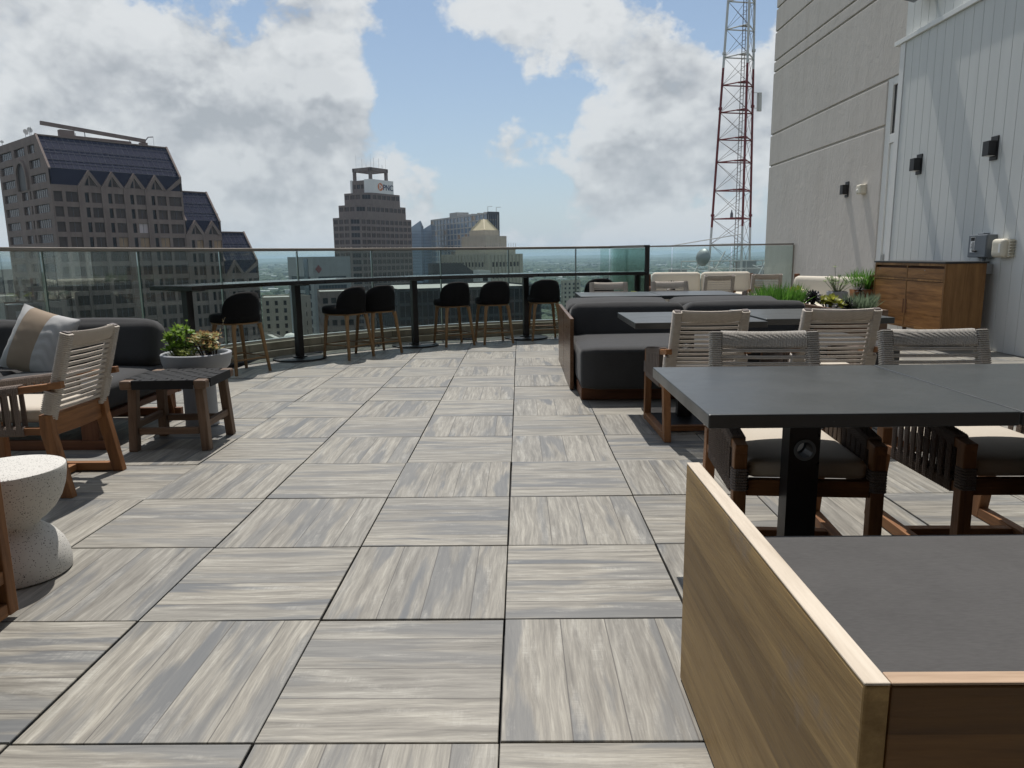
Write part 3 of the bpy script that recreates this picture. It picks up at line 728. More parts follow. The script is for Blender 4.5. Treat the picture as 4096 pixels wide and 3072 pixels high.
def banquette(label, y0, face):               # face -1: the seat looks towards us
    t = thing('banquette', label, 'banquette', (.495, y0, 0), 0, 'charcoal banquettes set back to back')
    ln = .93
    for x in (0, 2.60):
        MB().box(x, x + .032, *sorted((0, face * ln)), .004, .63).build('side_panel', M['bench_panel'], t, bevel=.003)
    f = face
    mb = MB(); rbox(mb, (1.317, f * .98, .275), (1.268, .545, .172), .045, .02, 16); mb.build('seat_cushion', M['charcoal_fabric'], t, smooth=True)
    MB().box(.06, 2.56, *sorted((f * .1, f * 1.40)), .004, .10).build('plinth', M['dark_teak_x'], t, bevel=.003)
    for x0, x1 in ((.045, 1.105), (1.125, 2.245)):
        mb = MB(); A = Matrix.Translation(((x0 + x1) / 2, f * .275, .535)) @ Matrix.Rotation(R(-f * -8), 4, 'X')
        rbox(mb, (0, 0, 0), ((x1 - x0) / 2, .20, .175), .075, .02, 16, A); mb.build('back_cushion', M['charcoal_fabric'], t, smooth=True)
    MB().box(.04, 2.59, *sorted((f * .012, f * .06)), .10, .60).build('back_frame', M['dark_teak_x'], t)
banquette('charcoal banquette facing us between the wooden end panels behind the middle table', 5.61, -1)
banquette('charcoal banquette facing away, its cushions just behind the nearer banquette', 5.635, 1)

# ---------------------------------------------------------------- bar counter and stools
bar = thing('bar_counter', 'long curved black bar counter on round pedestals along the glass railing', 'bar counter')
bj = [90.3, 107.3, 122.5, 140.0, 158.6]
for a0, a1 in zip(bj[:-1], bj[1:]):
    arc_block(MB(), 5.37, 5.92, a0 + .04, a1 - .04, .882, .927, 14).build('counter_top', M['bar_top'], bar, bevel=.003)
for a in (91.4, 108.2, 125.1, 142.0, 156.3):
    c = (C0.x + 5.68 * math.cos(R(a)), C0.y + 5.68 * math.sin(R(a)), 0)
    MB().lathe([(.305, .0005), (.312, .006), (.310, .018), (.300, .022)], 48, c).build('base_disc', M['black_metal'], bar, smooth='auto')
    MB().lathe([(.085, .0222), (.085, .034), (.078, .037)], 28, c).build('collar', M['black_metal'], bar, smooth='auto')
    A = Matrix.Translation(c) @ Matrix.Rotation(R(a), 4, 'Z')
    MB().box(-.038, .038, -.038, .038, .037, .881, A).build('column', M['black_metal'], bar, bevel=.004)
    MB().box(-.2, .2, -.05, .05, .866, .8815, A).build('top_bracket', M['black_metal'], bar)
def make_stool(label, loc, rz, group):        # local +y is the way it faces
    t = thing('bar_stool', label, 'bar stool', loc, rz, group)
    mb = MB(); N = 36
    def se(k, rx, ry, e=2.6):
        a = 2 * math.pi * k / N; c, s_ = math.cos(a), math.sin(a); return math.copysign(abs(c) ** (2 / e), c) * rx, math.copysign(abs(s_) ** (2 / e), s_) * ry
    rings = []
    for z, f in ((.532, .93), (.54, 1.0), (.585, 1.01), (.607, .97), (.618, .86), (.622, .5), (.623, .02)):
        rings.append([Vector((se(k, .222 * f, .25 * f)[0], se(k, .222 * f, .25 * f)[1] + .06, z)) for k in range(N)])
    mb.loft(rings); mb.build('seat', M['black_fabric'], t, smooth=True)
    mb = MB(); rings = []
    for z, f in ((.512, .88), (.515, .93), (.528, .95), (.5315, .9)):
        rings.append([Vector((se(k, .222 * f, .25 * f)[0], se(k, .222 * f, .25 * f)[1] + .06, z)) for k in range(N)])
    mb.loft(rings); mb.build('seat_ring', M['stool_wood_x'], t, smooth='auto')
    mb = MB(); rings = []; K = 30
    for k in range(K + 1):                    # tombstone-shaped upholstered back that curls round the seat
        th = -1 + 2 * k / K; a = R(-90 + th * 82)
        ht = .545 + .295 * max(0.0, 1 - abs(th) ** 3.0) ** .42
        ro, ri = .212, .158; lean = .03 * (1 - th * th)
        ring = []
        for f in (0, .25, .5, .75, 1):
            z = .536 + (ht - .536) * f; b = .012 * math.sin(f * math.pi)
            ring.append((ro + b, z, f))
        for f in (1, .75, .5, .25, 0):
            z = .536 + (ht - .012 - .536) * f; ring.append((ri, z + (.02 if f == 1 else 0), f))
        rings.append([Vector((rr * math.cos(a) * 1.0, rr * math.sin(a) * .96 + .01 - lean * f, z)) for rr, z, f in ring])
    mb.loft(rings); bo = mb.build('backrest', M['black_fabric'], t, smooth=True)
    for sx in (-1, 1):
        for sy in (-1, 1):
            MB().tube([(sx * .150, sy * .165 + .025, .513), (sx * .163, sy * .172 + .025, .45), (sx * .205, sy * .205 + .01, .0)], .027, 10, True, .0165).build('leg', M['stool_wood_z'], t, smooth='auto')
    z = .165
    for sy in (-1, 1):
        zz = z + .012 * sy
        MB().tube([(-.187, sy * .178, zz), (.187, sy * .178, zz)], .008, 8).build('foot_rail', M['stool_wood_x'], t, smooth='auto')
    for sx in (-1, 1): MB().tube([(sx * .187, -.178, z), (sx * .187, .178, z)], .008, 8).build('foot_rail', M['stool_wood_y'], t, smooth='auto')
    return t
GS = 'black upholstered bar stools along the curved counter'
fa = lambda d: R(d - 90)
s1 = make_stool('black bar stool standing alone near the planter bowl, end of the row', (-2.885, 5.89, 0), fa(146), GS)
for lb, p, a in [('black bar stool of the touching pair, with its seat turned most to the side', (-1.985, 6.93), 148), ('black bar stool of the touching pair, beside the middle pedestal', (-1.70, 7.28), 133),
                 ('black bar stool just past the middle pedestal, fourth along the counter', (-.83, 8.04), 119), ('black bar stool between two pedestals, fifth along the counter', (-.30, 8.25), 111),
                 ('black bar stool partly hidden by the banquette end panel', (.40, 8.57), 99), ('black bar stool showing only its rounded back above the far table', (1.17, 8.70), 96)]:
    dup(s1, (p[0], p[1], 0), fa(a), lb)

# ---------------------------------------------------------------- lounge corner by the railing
so = thing('lounge_sofa', 'charcoal outdoor sofa on a low teak plinth under the tower view', 'sofa', (-3.45, 3.3, 0))
for y in (-.50, .50):
    MB().box(-.95, .90, y - .02, y + .02, .002, .062).build('floor_rail', M['dark_teak_x'], so, bevel=.003)
    MB().box(-.95, .90, y - .022, y + .022, .185, .235).build('seat_frame', M['dark_teak_x'], so, bevel=.003)
    for x in (-.7, .1, .74): MB().box(x, x + .11, y - .018, y + .018, .0625, .1845).build('post', M['dark_teak_z'], so, bevel=.003)
MB().box(.86, .90, -.47, .47, .19, .23).build('seat_frame', M['dark_teak_y'], so, bevel=.003)
MB().bar((.83, .50, 0), (.80, .36, .72), .045, .05).build('leg', M['teak_z'], so, bevel=.003)
MB().box(-.93, .86, -.48, .48, .186, .2345).build('deck', M['dark_teak_x'], so)
for x0, x1 in ((-.94, -.02), (0.0, .90)):
    mb = MB(); rbox(mb, ((x0 + x1) / 2, -.02, .328), ((x1 - x0) / 2, .50, .092), .05, .02, 16); mb.build('seat_cushion', M['charcoal_fabric'], so, smooth=True)
for x0, x1 in ((-.94, -.07), (-.05, .885)):
    mb = MB(); A = Matrix.Translation(((x0 + x1) / 2, .31, .575)) @ Matrix.Rotation(R(-14), 4, 'X')
    rbox(mb, (0, 0, 0), ((x1 - x0) / 2, .115, .175), .085, .02, 16, A); mb.build('back_cushion', M['charcoal_fabric'], so, smooth=True)
pi_ = thing('throw_pillow', 'pale linen pillow with a tan leather band leaning on the charcoal sofa', 'pillow', (-3.375, 3.30, .405))
def pillow_half(u0, u1, n=26):
    mb = MB(); sz = .475; idx = {}
    for sgn in (-1, 1):
        for i in range(n + 1):
            for j in range(n + 1):
                u = u0 + (u1 - u0) * i / n; v = -1 + 2 * j / n
                pin = 1 - .10 * (1 - (u * u)) * v * v - 0; pin2 = 1 - .10 * (1 - v * v) * u * u
                e = max(0, (1 - abs(u) ** 2.6) * (1 - abs(v) ** 2.6)) ** .55
                wr = .006 * math.sin(v * 19 + u * 7 + 2 * math.sin(u * 9)) * (1 if (u > .22 or u < -.62) else .25) * (1 - abs(v) ** 4) * abs(u) ** .5
                mb.v.append((u * sz / 2 * pin2 if False else u * sz / 2 * (1 - .07 * (1 - abs(v) ** 2) * abs(u)), sgn * (.088 * e + wr * e), (v * (1 - .06 * (1 - u * u)) + 1) * sz / 2))
    m_ = (n + 1) ** 2
    for s_ in (0, 1):
        for i in range(n):
            for j in range(n):
                a = s_ * m_ + i * (n + 1) + j; f = (a, a + n + 1, a + n + 2, a + 1); mb.f.append(f if s_ else f[::-1])
    return mb
tl = Matrix.Rotation(R(-6), 4, 'Z') @ Matrix.Rotation(R(-22), 4, 'X') @ Matrix.Rotation(R(15), 4, 'Y')
for u0, u1, mt, nm in ((-1, -.62, 'linen', 'linen_side'), (-.62, .22, 'tan_leather', 'leather_band'), (.22, 1, 'linen', 'linen_side')):
    mb = pillow_half(u0, u1, 26 if u1 - u0 > .6 else 12); mb.xf(tl); mb.build(nm, M[mt], pi_, smooth=True)
st = thing('woven_stool_table', 'low weathered teak stool table with woven black strap top', 'side table', (-2.145, 2.965, 0), R(2))
for sx in (-1, 1):
    for sy in (-1, 1):
        MB().bar((sx * .225, sy * .205, 0), (sx * .205, sy * .185, .395), .052, .058, side=(1, 0, 0)).build('leg', M['grey_teak_z'], st, bevel=.005)
        MB().box(sx * .225 - .038, sx * .225 + .038, sy * .212 - .036, sy * .212 + .036, .396, .452).build('corner_block', M['grey_teak_x'], st, bevel=.012)
for sy in (-1, 1): MB().box(-.185, .185, sy * .197 - .016, sy * .197 + .016, .105, .148).build('stretcher', M['grey_teak_x'], st, bevel=.004)
for sx in (-1, 1): MB().box(sx * .217 - .016, sx * .217 + .016, -.17, .17, .14, .183).build('stretcher', M['grey_teak_y'], st, bevel=.004)
mb = MB(); nx = 8
for i in range(nx):                           # straps going over and under each other, folded over the edge
    x0 = -.19 + i * .38 / nx + .002; x1 = x0 + .38 / nx - .004
    rings = []
    for k in range(33):
        y = -.245 + .49 * k / 32; z = .452 + .0016 * math.sin((k / 32 * 10 + i) * math.pi); rings.append([Vector((x0, y, z - .004)), Vector((x1, y, z - .004)), Vector((x1, y, z)), Vector((x0, y, z))])
    mb.loft(rings)
    y0 = -.212 + i * .424 / nx + .002; y1 = y0 + .424 / nx - .004; rings = []
    for k in range(33):
        x = -.262 + .524 * k / 32; z = .4522 - .0016 * math.sin((k / 32 * 10 + i + .0) * math.pi); rings.append([Vector((x, y0, z - .004)), Vector((x, y1, z - .004)), Vector((x, y1, z)), Vector((x, y0, z))])
    if abs((y0 + y1) / 2) < .175: mb.loft(rings)
mb.box(-.185, .185, -.249, -.243, .398, .453); mb.box(-.185, .185, .243, .249, .398, .453); mb.box(-.266, -.260, -.17, .17, .398, .453); mb.box(.260, .266, -.17, .17, .398, .453)
mb.box(-.25, .25, -.235, .235, .42, .444)
mb.build('woven_top', M['strap_weave'], st)
hs = thing('hourglass_table', 'white speckled hourglass side table beside the rope armchair', 'side table', (-1.868, .985, 0))
pr = [(.160, 0.0), (.172, .008), (.174, .03), (.170, .07), (.155, .115), (.128, .155), (.100, .180), (.086, .192), (.083, .2), (.090, .211), (.112, .226), (.142, .256), (.166, .295), (.182, .34), (.190, .385), (.192, .412), (.190, .418), (.184, .4205), (.10, .421), (.001, .421)]
MB().lathe(pr, 72).build('hourglass_body', M['terrazzo'], hs, smooth='auto')
sh = thing('open_shelf', 'teak open shelf unit cut off by the left edge of the photo', 'shelf', (-1.645, .655, 0))
for y in (-.043, -.78):
    MB().box(-.05, 0, y, y + .043, .02, .80).build('post', M['teak_z'], sh, bevel=.004)
    MB().box(-.50, -.45, y, y + .043, .02, .80).build('post', M['teak_z'], sh, bevel=.004)
    MB().box(-.449, -.051, y + .012, y + .03, .06, .76).build('end_panel', M['dark_teak_z'], sh)
for z in (.02, .135, .44, .755):
    MB().box(-.042, -.004, -.737, -.0435, z, z + .044).build('rail', M['teak_y'], sh, bevel=.003)
    MB().box(-.45, -.0425, -.737, -.0435, z + .01, z + .03).build('shelf_board', M['dark_teak_y'], sh)
MB().box(-.49, -.47, -.737, -.0435, .07, .754).build('back_board', M['dark_teak_y'], sh)

# ---------------------------------------------------------------- far lounge and sideboard
cr = thing('sideboard', 'wooden sideboard with two drawers and two doors against the white wall', 'sideboard', (4.985, 6.88, 0))
W_, D_, Z0, Z1 = 1.68, .47, .21, 1.02
MB().box(.021, D_, .0, .028, Z0, Z1).build('side_panel', M['cabinet_side'], cr, bevel=.003)
MB().box(.021, D_, W_ - .028, W_, Z0, Z1).build('side_panel', M['cabinet_side'], cr, bevel=.003)
MB().box(.021, D_, .0285, W_ - .0285, Z0 + .002, Z0 + .03).build('bottom_panel', M['cabinet_side'], cr)
MB().box(.06, D_ - .01, .0285, W_ - .0285, Z0 + .031, Z1 - .002).build('carcass', M['dark_teak_y'], cr)
MB().box(-.012, D_ + .02, -.012, W_ + .012, Z1 + .001, Z1 + .022).build('top_slab', M['black_metal'], cr, bevel=.003)
MB().box(.0, .020, .0, .03, Z0, Z1).build('face_frame', M['cabinet_side'], cr, bevel=.002)
MB().box(.0, .020, W_ - .03, W_, Z0, Z1).build('face_frame', M['cabinet_side'], cr, bevel=.002)
for z0, z1 in ((Z1 - .03, Z1), (Z1 - .215, Z1 - .19), (Z0, Z0 + .03)):
    MB().box(.0, .020, .0305, W_ - .0305, z0, z1).build('face_frame', M['cabinet_side'], cr, bevel=.002)
MB().box(.0, .020, W_ / 2 - .013, W_ / 2 + .013, Z0 + .0305, Z1 - .2155).build('face_frame', M['cabinet_side'], cr, bevel=.002)
MB().box(.0, .020, W_ / 2 - .013, W_ / 2 + .013, Z1 - .1895, Z1 - .0305).build('face_frame', M['cabinet_side'], cr, bevel=.002)
for y0, y1 in ((.034, W_ / 2 - .017), (W_ / 2 + .017, W_ - .034)):
    d = MB().box(.003, .022, y0, y1, Z1 - .186, Z1 - .062).build('drawer', M['cabinet_front'], cr, bevel=.002)
    MB().lathe([(.001, .006), (.006, .004), (.006, 0)], 10).xf(Matrix.Translation((.003, y0 + .40 if y0 < .5 else y0 + .68, Z1 - .085)) @ Matrix.Rotation(R(-90), 4, 'Y')).build('key', M['steel'], d)
    d = MB().box(.003, .022, y0, y1, Z0 + .034, Z1 - .222).build('door', M['cabinet_front'], cr, bevel=.002)
    yy = y1 if y0 < .5 else y0
    MB().box(-.001, .0026, yy - .028, yy + .0, Z0 + .18, Z0 + .36).build('handle', M['dark_teak_z'], d) if y0 < .5 else MB().box(-.001, .0026, yy, yy + .028, Z0 + .18, Z0 + .36).build('handle', M['dark_teak_z'], d)
for x, y in ((.06, .12), (.06, W_ - .12), (.41, .12), (.41, W_ - .12)):
    MB().bar((x, y, 0), (x, y, .208), .03, .03, side=(1, 0, 0), w2=.05, h2=.05).build('leg', M['dark_teak_z'], cr, bevel=.003)
ws = thing('white_sofa', 'long white cushioned sofa behind the two distant rope armchairs', 'sofa', (3.55, 12.25, 0), R(-4))
for x in (-.98, .98): 
    MB().box(x - .03, x + .03, -.35, .42, .50, .55).build('armrest', M['dark_teak_y'], ws, bevel=.004)
    for y in (-.33, .38): MB().box(x - .028, x + .028, y - .028, y + .028, 0, .50 if y < 0 else .78).build('leg', M['dark_teak_z'], ws, bevel=.004)
MB().box(-.95, .95, -.34, .36, .20, .26).build('seat_frame', M['dark_teak_x'], ws, bevel=.004)
for x0, x1 in ((-.94, -.01), (.01, .94)):
    mb = MB(); rbox(mb, ((x0 + x1) / 2, -.02, .345), ((x1 - x0) / 2, .37, .082), .04, .02, 12); mb.build('seat_cushion', M['white_fabric'], ws, smooth=True)
    mb = MB(); rbox(mb, (0, 0, 0), ((x1 - x0) / 2, .085, .205), .07, 0, 12, Matrix.Translation(((x0 + x1) / 2, .30, .61)) @ Matrix.Rotation(R(-10), 4, 'X')); mb.build('back_cushion', M['white_fabric'], ws, smooth=True)
wc = thing('white_lounge_chair', 'white cushioned lounge chair with dark posts near the stucco wall', 'lounge chair', (4.35, 9.0, 0), R(-58))
for x in (-.62, .62):
    for y in (-.33, .40): MB().box(x - .03, x + .03, y - .035, y + .035, 0, .50 if y < 0 else .845).build('leg', M['dark_teak_z'], wc, bevel=.01)
    MB().box(x - .03, x + .03, -.294, .364, .47, .52).build('armrest', M['dark_teak_y'], wc, bevel=.004)
MB().box(-.59, .59, -.34, .36, .20, .26).build('seat_frame', M['dark_teak_x'], wc, bevel=.004)
mb = MB(); rbox(mb, (0, -.02, .345), (.585, .37, .082), .04, .02, 12); mb.build('seat_cushion', M['white_fabric'], wc, smooth=True)
mb = MB(); rbox(mb, (0, 0, 0), (.58, .085, .215), .07, 0, 14, Matrix.Translation((0, .30, .60)) @ Matrix.Rotation(R(-10), 4, 'X')); mb.build('back_cushion', M['white_fabric'], wc, smooth=True)
# ---------------------------------------------------------------- plants
def leaf_mat(name, c0, c1, trans=.45, tip=None, rough=.45):
    m, t = material(name); v = t.coord(); gi = t.n('ShaderNodeNewGeometry').outputs['Random Per Island']
    n = t.noise(v, 30, 2); f = t.math('ADD', t.math('MULTIPLY', gi, .7), t.math('MULTIPLY', n, .3))
    c = t.mix(f, c0, c1)
    if tip:
        at_ = t.n('ShaderNodeAttribute', {'attribute_name': 'tip'}); c = t.mix(t.ramp(at_.outputs['Fac'], [(.55, 0.0), (.95, 1.0)]), c, tip)
    b = t.n('ShaderNodeBsdfPrincipled', Base_Color=c, Roughness=rough); tr = t.n('ShaderNodeBsdfTranslucent', Color=c)
    ms = t.n('ShaderNodeMixShader', Fac=trans, i1=b.outputs[0], i2=tr.outputs[0]); t.n('ShaderNodeOutputMaterial', Surface=ms); M[name] = m; return m
leaf_mat('jade_leaf', (.10, .20, .025), (.26, .38, .06), .5)
leaf_mat('sedum_leaf', (.16, .22, .05), (.30, .33, .10), .4)
leaf_mat('red_edge_leaf', (.28, .33, .12), (.48, .48, .26), .4, (.42, .19, .09))
leaf_mat('black_leaf', (.006, .005, .008), (.02, .014, .02), .05, None, .25)
leaf_mat('lime_leaf', (.27, .30, .04), (.42, .42, .09), .5)
leaf_mat('grass_leaf', (.05, .15, .02), (.14, .30, .05), .5)
leaf_mat('orange_leaf', (.38, .20, .05), (.50, .36, .12), .4)
leaf_mat('grey_leaf', (.10, .15, .09), (.26, .33, .22), .4)
leaf_mat('herb_leaf', (.16, .22, .10), (.36, .42, .26), .5)
class LB(MB):
    def __init__(s): super().__init__(); s.tip = []
    def leaf(s, b, d, up, L, W, curl=.3, fat=.35, seg=4, round_=1.0):
        b, d, up = Vector(b), Vector(d).normalized(), Vector(up); sd = d.cross(up)
        if sd.length < 1e-4: sd = d.cross(Vector((1, .3, 0)))
        sd.normalize(); nn = sd.cross(d).normalized(); o = len(s.v)
        for k in range(seg + 1):
            f = k / seg; wd = W * (math.sin(math.pi * min(1, (f * .86 + .10))) ** .8) * (1 if f < 1 else (.25 * round_))
            c = b + d * (L * f) + nn * (curl * L * f * f)
            for x, h in ((-1, .0), (0, -fat * W * .3), (1, .0)): s.v.append(tuple(c + sd * (x * wd / 2) + nn * h)); s.tip.append(f)
        for k in range(seg):
            for x in (0, 1): a = o + k * 3 + x; s.f.append((a, a + 1, a + 4, a + 3))
    def add(s, vs, fs): s.tip += [0] * len(vs); return super().add(vs, fs)
    def loft(s, rings, cap=True, closed=True): s.tip += [0] * sum(len(r) for r in rings); return super().loft(rings, cap, closed)
    def rosette(s, c, Rr, n, rg, ax=(0, 0, 1), t0=12, t1=75, wf=.42, curl=.25, rows=None):
        c = Vector(c); q = Vector((0, 0, 1)).rotation_difference(Vector(ax).normalized())
        for k in range(n):
            f = (k + .5) / n; a = k * 2.39996 + rg.uniform(-.1, .1); el = R(t1 + (t0 - t1) * f + rg.uniform(-5, 5)); L = Rr * (.45 + .6 * f) * rg.uniform(.85, 1.1)
            d = q @ Vector((math.cos(a) * math.cos(el), math.sin(a) * math.cos(el), math.sin(el))); u = q @ Vector((0, 0, 1))
            s.leaf(c + d * (.04 * Rr), d, u, L, L * wf, curl, round_=1.6)
    def fin(s, name, mat, par):
        o = s.build(name, mat, par, smooth=True)
        if len(s.tip) == len(o.data.vertices):
            a = o.data.attributes.new('tip', 'FLOAT', 'POINT'); a.data.foreach_set('value', s.tip)
        return o
rg = random.Random(5)
pb = thing('planter_bowl', 'grey pedestal planter bowl between the woven stool table and the counter', 'planter', (-2.25, 3.47, 0))
MB().lathe([(.10, 0), (.115, .004), (.112, .03), (.110, .385)], 40).build('pedestal', M['planter_grey'], pb, smooth='auto')
MB().lathe([(.12, .386), (.185, .395), (.218, .43), (.233, .48), (.237, .522), (.232, .527), (.214, .527), (.206, .515), (.201, .49), (.02, .488)], 64).build('bowl', M['planter_grey'], pb, smooth='auto')
mb = MB(); mb.lathe([(.20, .491), (.15, .500), (.001, .505)], 32); mb.build('soil', M['dark_soil'], pb)
def plant(name, label, cat, loc, group=None): return thing(name, label, cat, loc, 0, group)
p = plant('jade_plant', 'bright green jade plant on the left half of the planter bowl', 'plant', (-2.345, 3.45, .50))
lb = LB(); sb = LB()
for k in range(26):
    a = rg.uniform(0, 6.28); r_ = rg.uniform(.01, .10); h = rg.uniform(.03, .19) * (1.1 - r_ * 3)
    tp = Vector((r_ * math.cos(a) * 1.1, r_ * math.sin(a), h + .015)); sb.tube([(tp.x * .35, tp.y * .35, 0), (tp.x * .8, tp.y * .8, h * .5), tp], .005, 5, False)
    lb.rosette(tp, .058, 9, rg, (rg.uniform(-.5, .5), rg.uniform(-.6, .2), 1), 0, 70, .62, .15)
tp = Vector((.055, .0, .25)); sb.tube([(.02, 0, 0), (.05, 0, .15), tp], .004, 5, False); lb.rosette(tp, .022, 7, rg)
sb.fin('stem', M['herb_leaf'], p); lb.fin('leaves', M['jade_leaf'], p)
p = plant('sedum', 'low spiky green sedum at the front of the planter bowl', 'plant', (-2.27, 3.37, .50))
lb = LB()
for k in range(34): lb.rosette((rg.uniform(-.10, .07), rg.uniform(-.06, .06), rg.uniform(.01, .06)), .035, 10, rg, (rg.uniform(-.4, .4), rg.uniform(-.7, .3), 1), 0, 75, .3, .2)
lb.fin('leaves', M['sedum_leaf'], p)
p = plant('flushed_succulent', 'red-edged pale succulent rosettes on the right half of the planter bowl', 'plant', (-2.12, 3.44, .50))
lb = LB(); sb = LB()
for k in range(22):
    a = rg.uniform(0, 6.28); r_ = rg.uniform(.0, .105); h = rg.uniform(.02, .15) * (1.1 - r_ * 3)
    tp = Vector((r_ * math.cos(a) - .02, r_ * math.sin(a) * .9, h + .02)); sb.tube([(tp.x * .6, tp.y * .6, 0), tp], .006, 5, False)
    lb.rosette(tp, .056, 14, rg, (rg.uniform(-.5, .5), rg.uniform(-.6, .3), 1), -10, 75, .5, .22)
st_ = [(.03, 0, .03), (.055, 0, .14), (.085, 0, .22), (.105, 0, .275)]
sb.tube(st_, .003, 5, False)
for k in range(14): f = k / 14; c = Vector(st_[1]).lerp(Vector(st_[3]), f); lb.leaf(c, (rg.uniform(-1, 1), rg.uniform(-1, 1), .5), (0, 0, 1), .014, .006)
sb.fin('stem', M['brown_cap'], p); lb.fin('rosettes', M['red_edge_leaf'], p)

tr_ = thing('trough_planter', 'long weathered wooden trough planter full of succulents beyond the banquettes', 'planter', (3.55, 7.05, 0))
for y0, y1 in ((-.24, -.215), (.215, .24)): MB().box(-.78, .78, y0, y1, .02, .50).build('side_board', M['grey_teak_x'], tr_, bevel=.004)
for x0, x1 in ((-.78, -.755), (.755, .78)): MB().box(x0, x1, -.2145, .2145, .02, .50).build('end_board', M['grey_teak_y'], tr_, bevel=.004)
MB().box(-.754, .754, -.2145, .2145, .03, .455).build('soil', M['dark_soil'], tr_)
def grass(label, loc, n, rx, ry, h, name='grass_clump', mat='grass_leaf'):
    p = plant(name, label, 'plant', loc); lb = LB()
    for k in range(n):
        a = rg.uniform(0, 6.28); q = math.sqrt(rg.random()); b = Vector((q * rx * math.cos(a), q * ry * math.sin(a), 0))
        d = Vector((b.x / rx * .45 + rg.gauss(0, .22), b.y / ry * .4 + rg.gauss(0, .22), 1)); L = h * rg.uniform(.55, 1.1)
        lb.leaf(b, d, (rg.gauss(0, 1), rg.gauss(0, 1), .2), L, .010, rg.uniform(-.25, .25), .1, 4, 0.2)
    lb.fin('blades', M[mat], p); return p
grass('thick bright green grass clump at the left end of the trough planter', (3.16, 7.05, .46), 800, .21, .17, .36)
def aeonium(name, label, loc, heads, mat, Rr, group=None, h=.16, wf=.36, spread=.1, n=26, t0=-8):
    p = plant(name, label, 'plant', loc, group); lb = LB(); sb = LB()
    for k in range(heads):
        a = k * 2.4; r_ = spread * math.sqrt(k / max(1, heads)); tp = Vector((r_ * math.cos(a), r_ * math.sin(a), h * rg.uniform(.7, 1.1)))
        sb.tube([(tp.x * .4, tp.y * .4, 0), tp], .009, 6, False); lb.rosette(tp, Rr * rg.uniform(.8, 1.1), n, rg, (tp.x * 3, tp.y * 3 - .35, 1), t0, 70, wf, .12)
    sb.fin('stem', M['brown_cap'], p); lb.fin('rosettes', M[mat], p); return p
GP = 'succulents growing in the trough planter'
aeonium('dark_aeonium', 'largest glossy black succulent, right of the grass clump', (3.50, 6.98, .46), 4, 'black_leaf', .145, GP, .20, .26, .09, 34, -35)
aeonium('lime_aeonium', 'yellow-green succulent tuft just behind the grass clump', (3.36, 7.12, .46), 3, 'lime_leaf', .085, GP, .26, .5, .07, 18)
aeonium('green_aeonium', 'cluster of round lime-green rosettes between the two black succulents', (3.70, 6.95, .46), 7, 'lime_leaf', .105, GP, .15, .62, .13, 16)
aeonium('orange_succulent', 'low orange and tan succulents in front of the lime rosettes', (3.64, 6.86, .455), 12, 'orange_leaf', .05, GP, .035, .5, .17, 12)
aeonium('dark_aeonium', 'black spiky succulent low in front of the grey box planter', (3.90, 6.92, .46), 2, 'black_leaf', .14, GP, .10, .2, .08, 30, -25)
aeonium('dark_aeonium', 'small dark succulent at the foot of the grass clump', (3.38, 6.90, .46), 2, 'black_leaf', .07, GP, .06, .3, .06, 20, -20)
grass('grey-green upright sprigs at the right end of the trough planter', (4.08, 6.98, .46), 420, .13, .13, .24, 'upright_sprigs', 'grey_leaf')
bx = thing('box_planter', 'small smooth grey box planter holding a pale herb', 'planter', (4.22, 7.95, 0))
MB().prism([(-.1, -.1), (.1, -.1), (.1, .1), (-.1, .1)], 0, .66).build('box', M['planter_grey'], bx, bevel=.006)
MB().box(-.09, .09, -.09, .09, .6605, .665).build('soil', M['dark_soil'], bx)
p = plant('herb_plant', 'pale leafy herb growing in the grey box planter', 'plant', (4.22, 7.95, .665)); lb = LB(); sb = LB()
for k in range(30):
    tp = Vector((rg.gauss(0, .085), rg.gauss(0, .06), rg.uniform(.06, .20))); 
    if k == 0: tp = Vector((-.05, 0, .31))
    sb.tube([(tp.x * .3, tp.y * .3, 0), tp], .003, 5, False); lb.rosette(tp, .05, 8, rg, (rg.gauss(0, .4), rg.gauss(0, .4), 1), 0, 50, .45, .1)
sb.fin('stem', M['herb_leaf'], p); lb.fin('leaves', M['herb_leaf'], p)
aeonium('dark_aeonium', 'tall black succulent beside the grey box planter', (4.50, 7.95, .0), 4, 'black_leaf', .10, None, .62, .3, .10, 26, -30)
bx = thing('crate_planter', 'wooden crate planter with bright grass left of the sideboard', 'planter', (4.95, 8.78, 0))
for z in (.02, .18, .34, .50): 
    for y in (-.17, .15): MB().box(-.20, .20, y, y + .02, z, z + .145).build('side_board', M['teak_x'], bx, bevel=.003)
    for x in (-.20, .18): MB().box(x, x + .02, -.149, .149, z, z + .145).build('side_board', M['teak_y'], bx, bevel=.003)
MB().box(-.179, .179, -.149, .149, .03, .60).build('soil', M['dark_soil'], bx)
grass('bright green grass in the wooden crate planter left of the sideboard', (4.95, 8.78, .60), 420, .14, .11, .34)
bx = thing('low_planter', 'low grey planter of mixed succulents behind the far table', 'planter', (2.15, 8.45, 0))
MB().prism([(-.62, -.18), (.62, -.18), (.62, .18), (-.62, .18)], 0, .50).build('box', M['planter_grey'], bx, bevel=.006)
MB().box(-.60, .60, -.16, .16, .5005, .51).build('soil', M['dark_soil'], bx)
GQ = 'succulents growing in the low grey planter'
aeonium('lime_aeonium', 'small yellow-green succulent showing just above the far table edge', (1.64, 8.42, .51), 8, 'lime_leaf', .05, GQ, .13, .6, .11, 14)
aeonium('dark_aeonium', 'dark succulent peeking over the turned rope armchair before the white sofa', (2.15, 8.45, .51), 4, 'black_leaf', .09, GQ, .26, .3, .11, 26, -30)
aeonium('grey_succulent', 'pale grey-green succulents seen through the turned rope armchair', (2.50, 8.42, .51), 6, 'grey_leaf', .06, GQ, .12, .5, .12, 16)
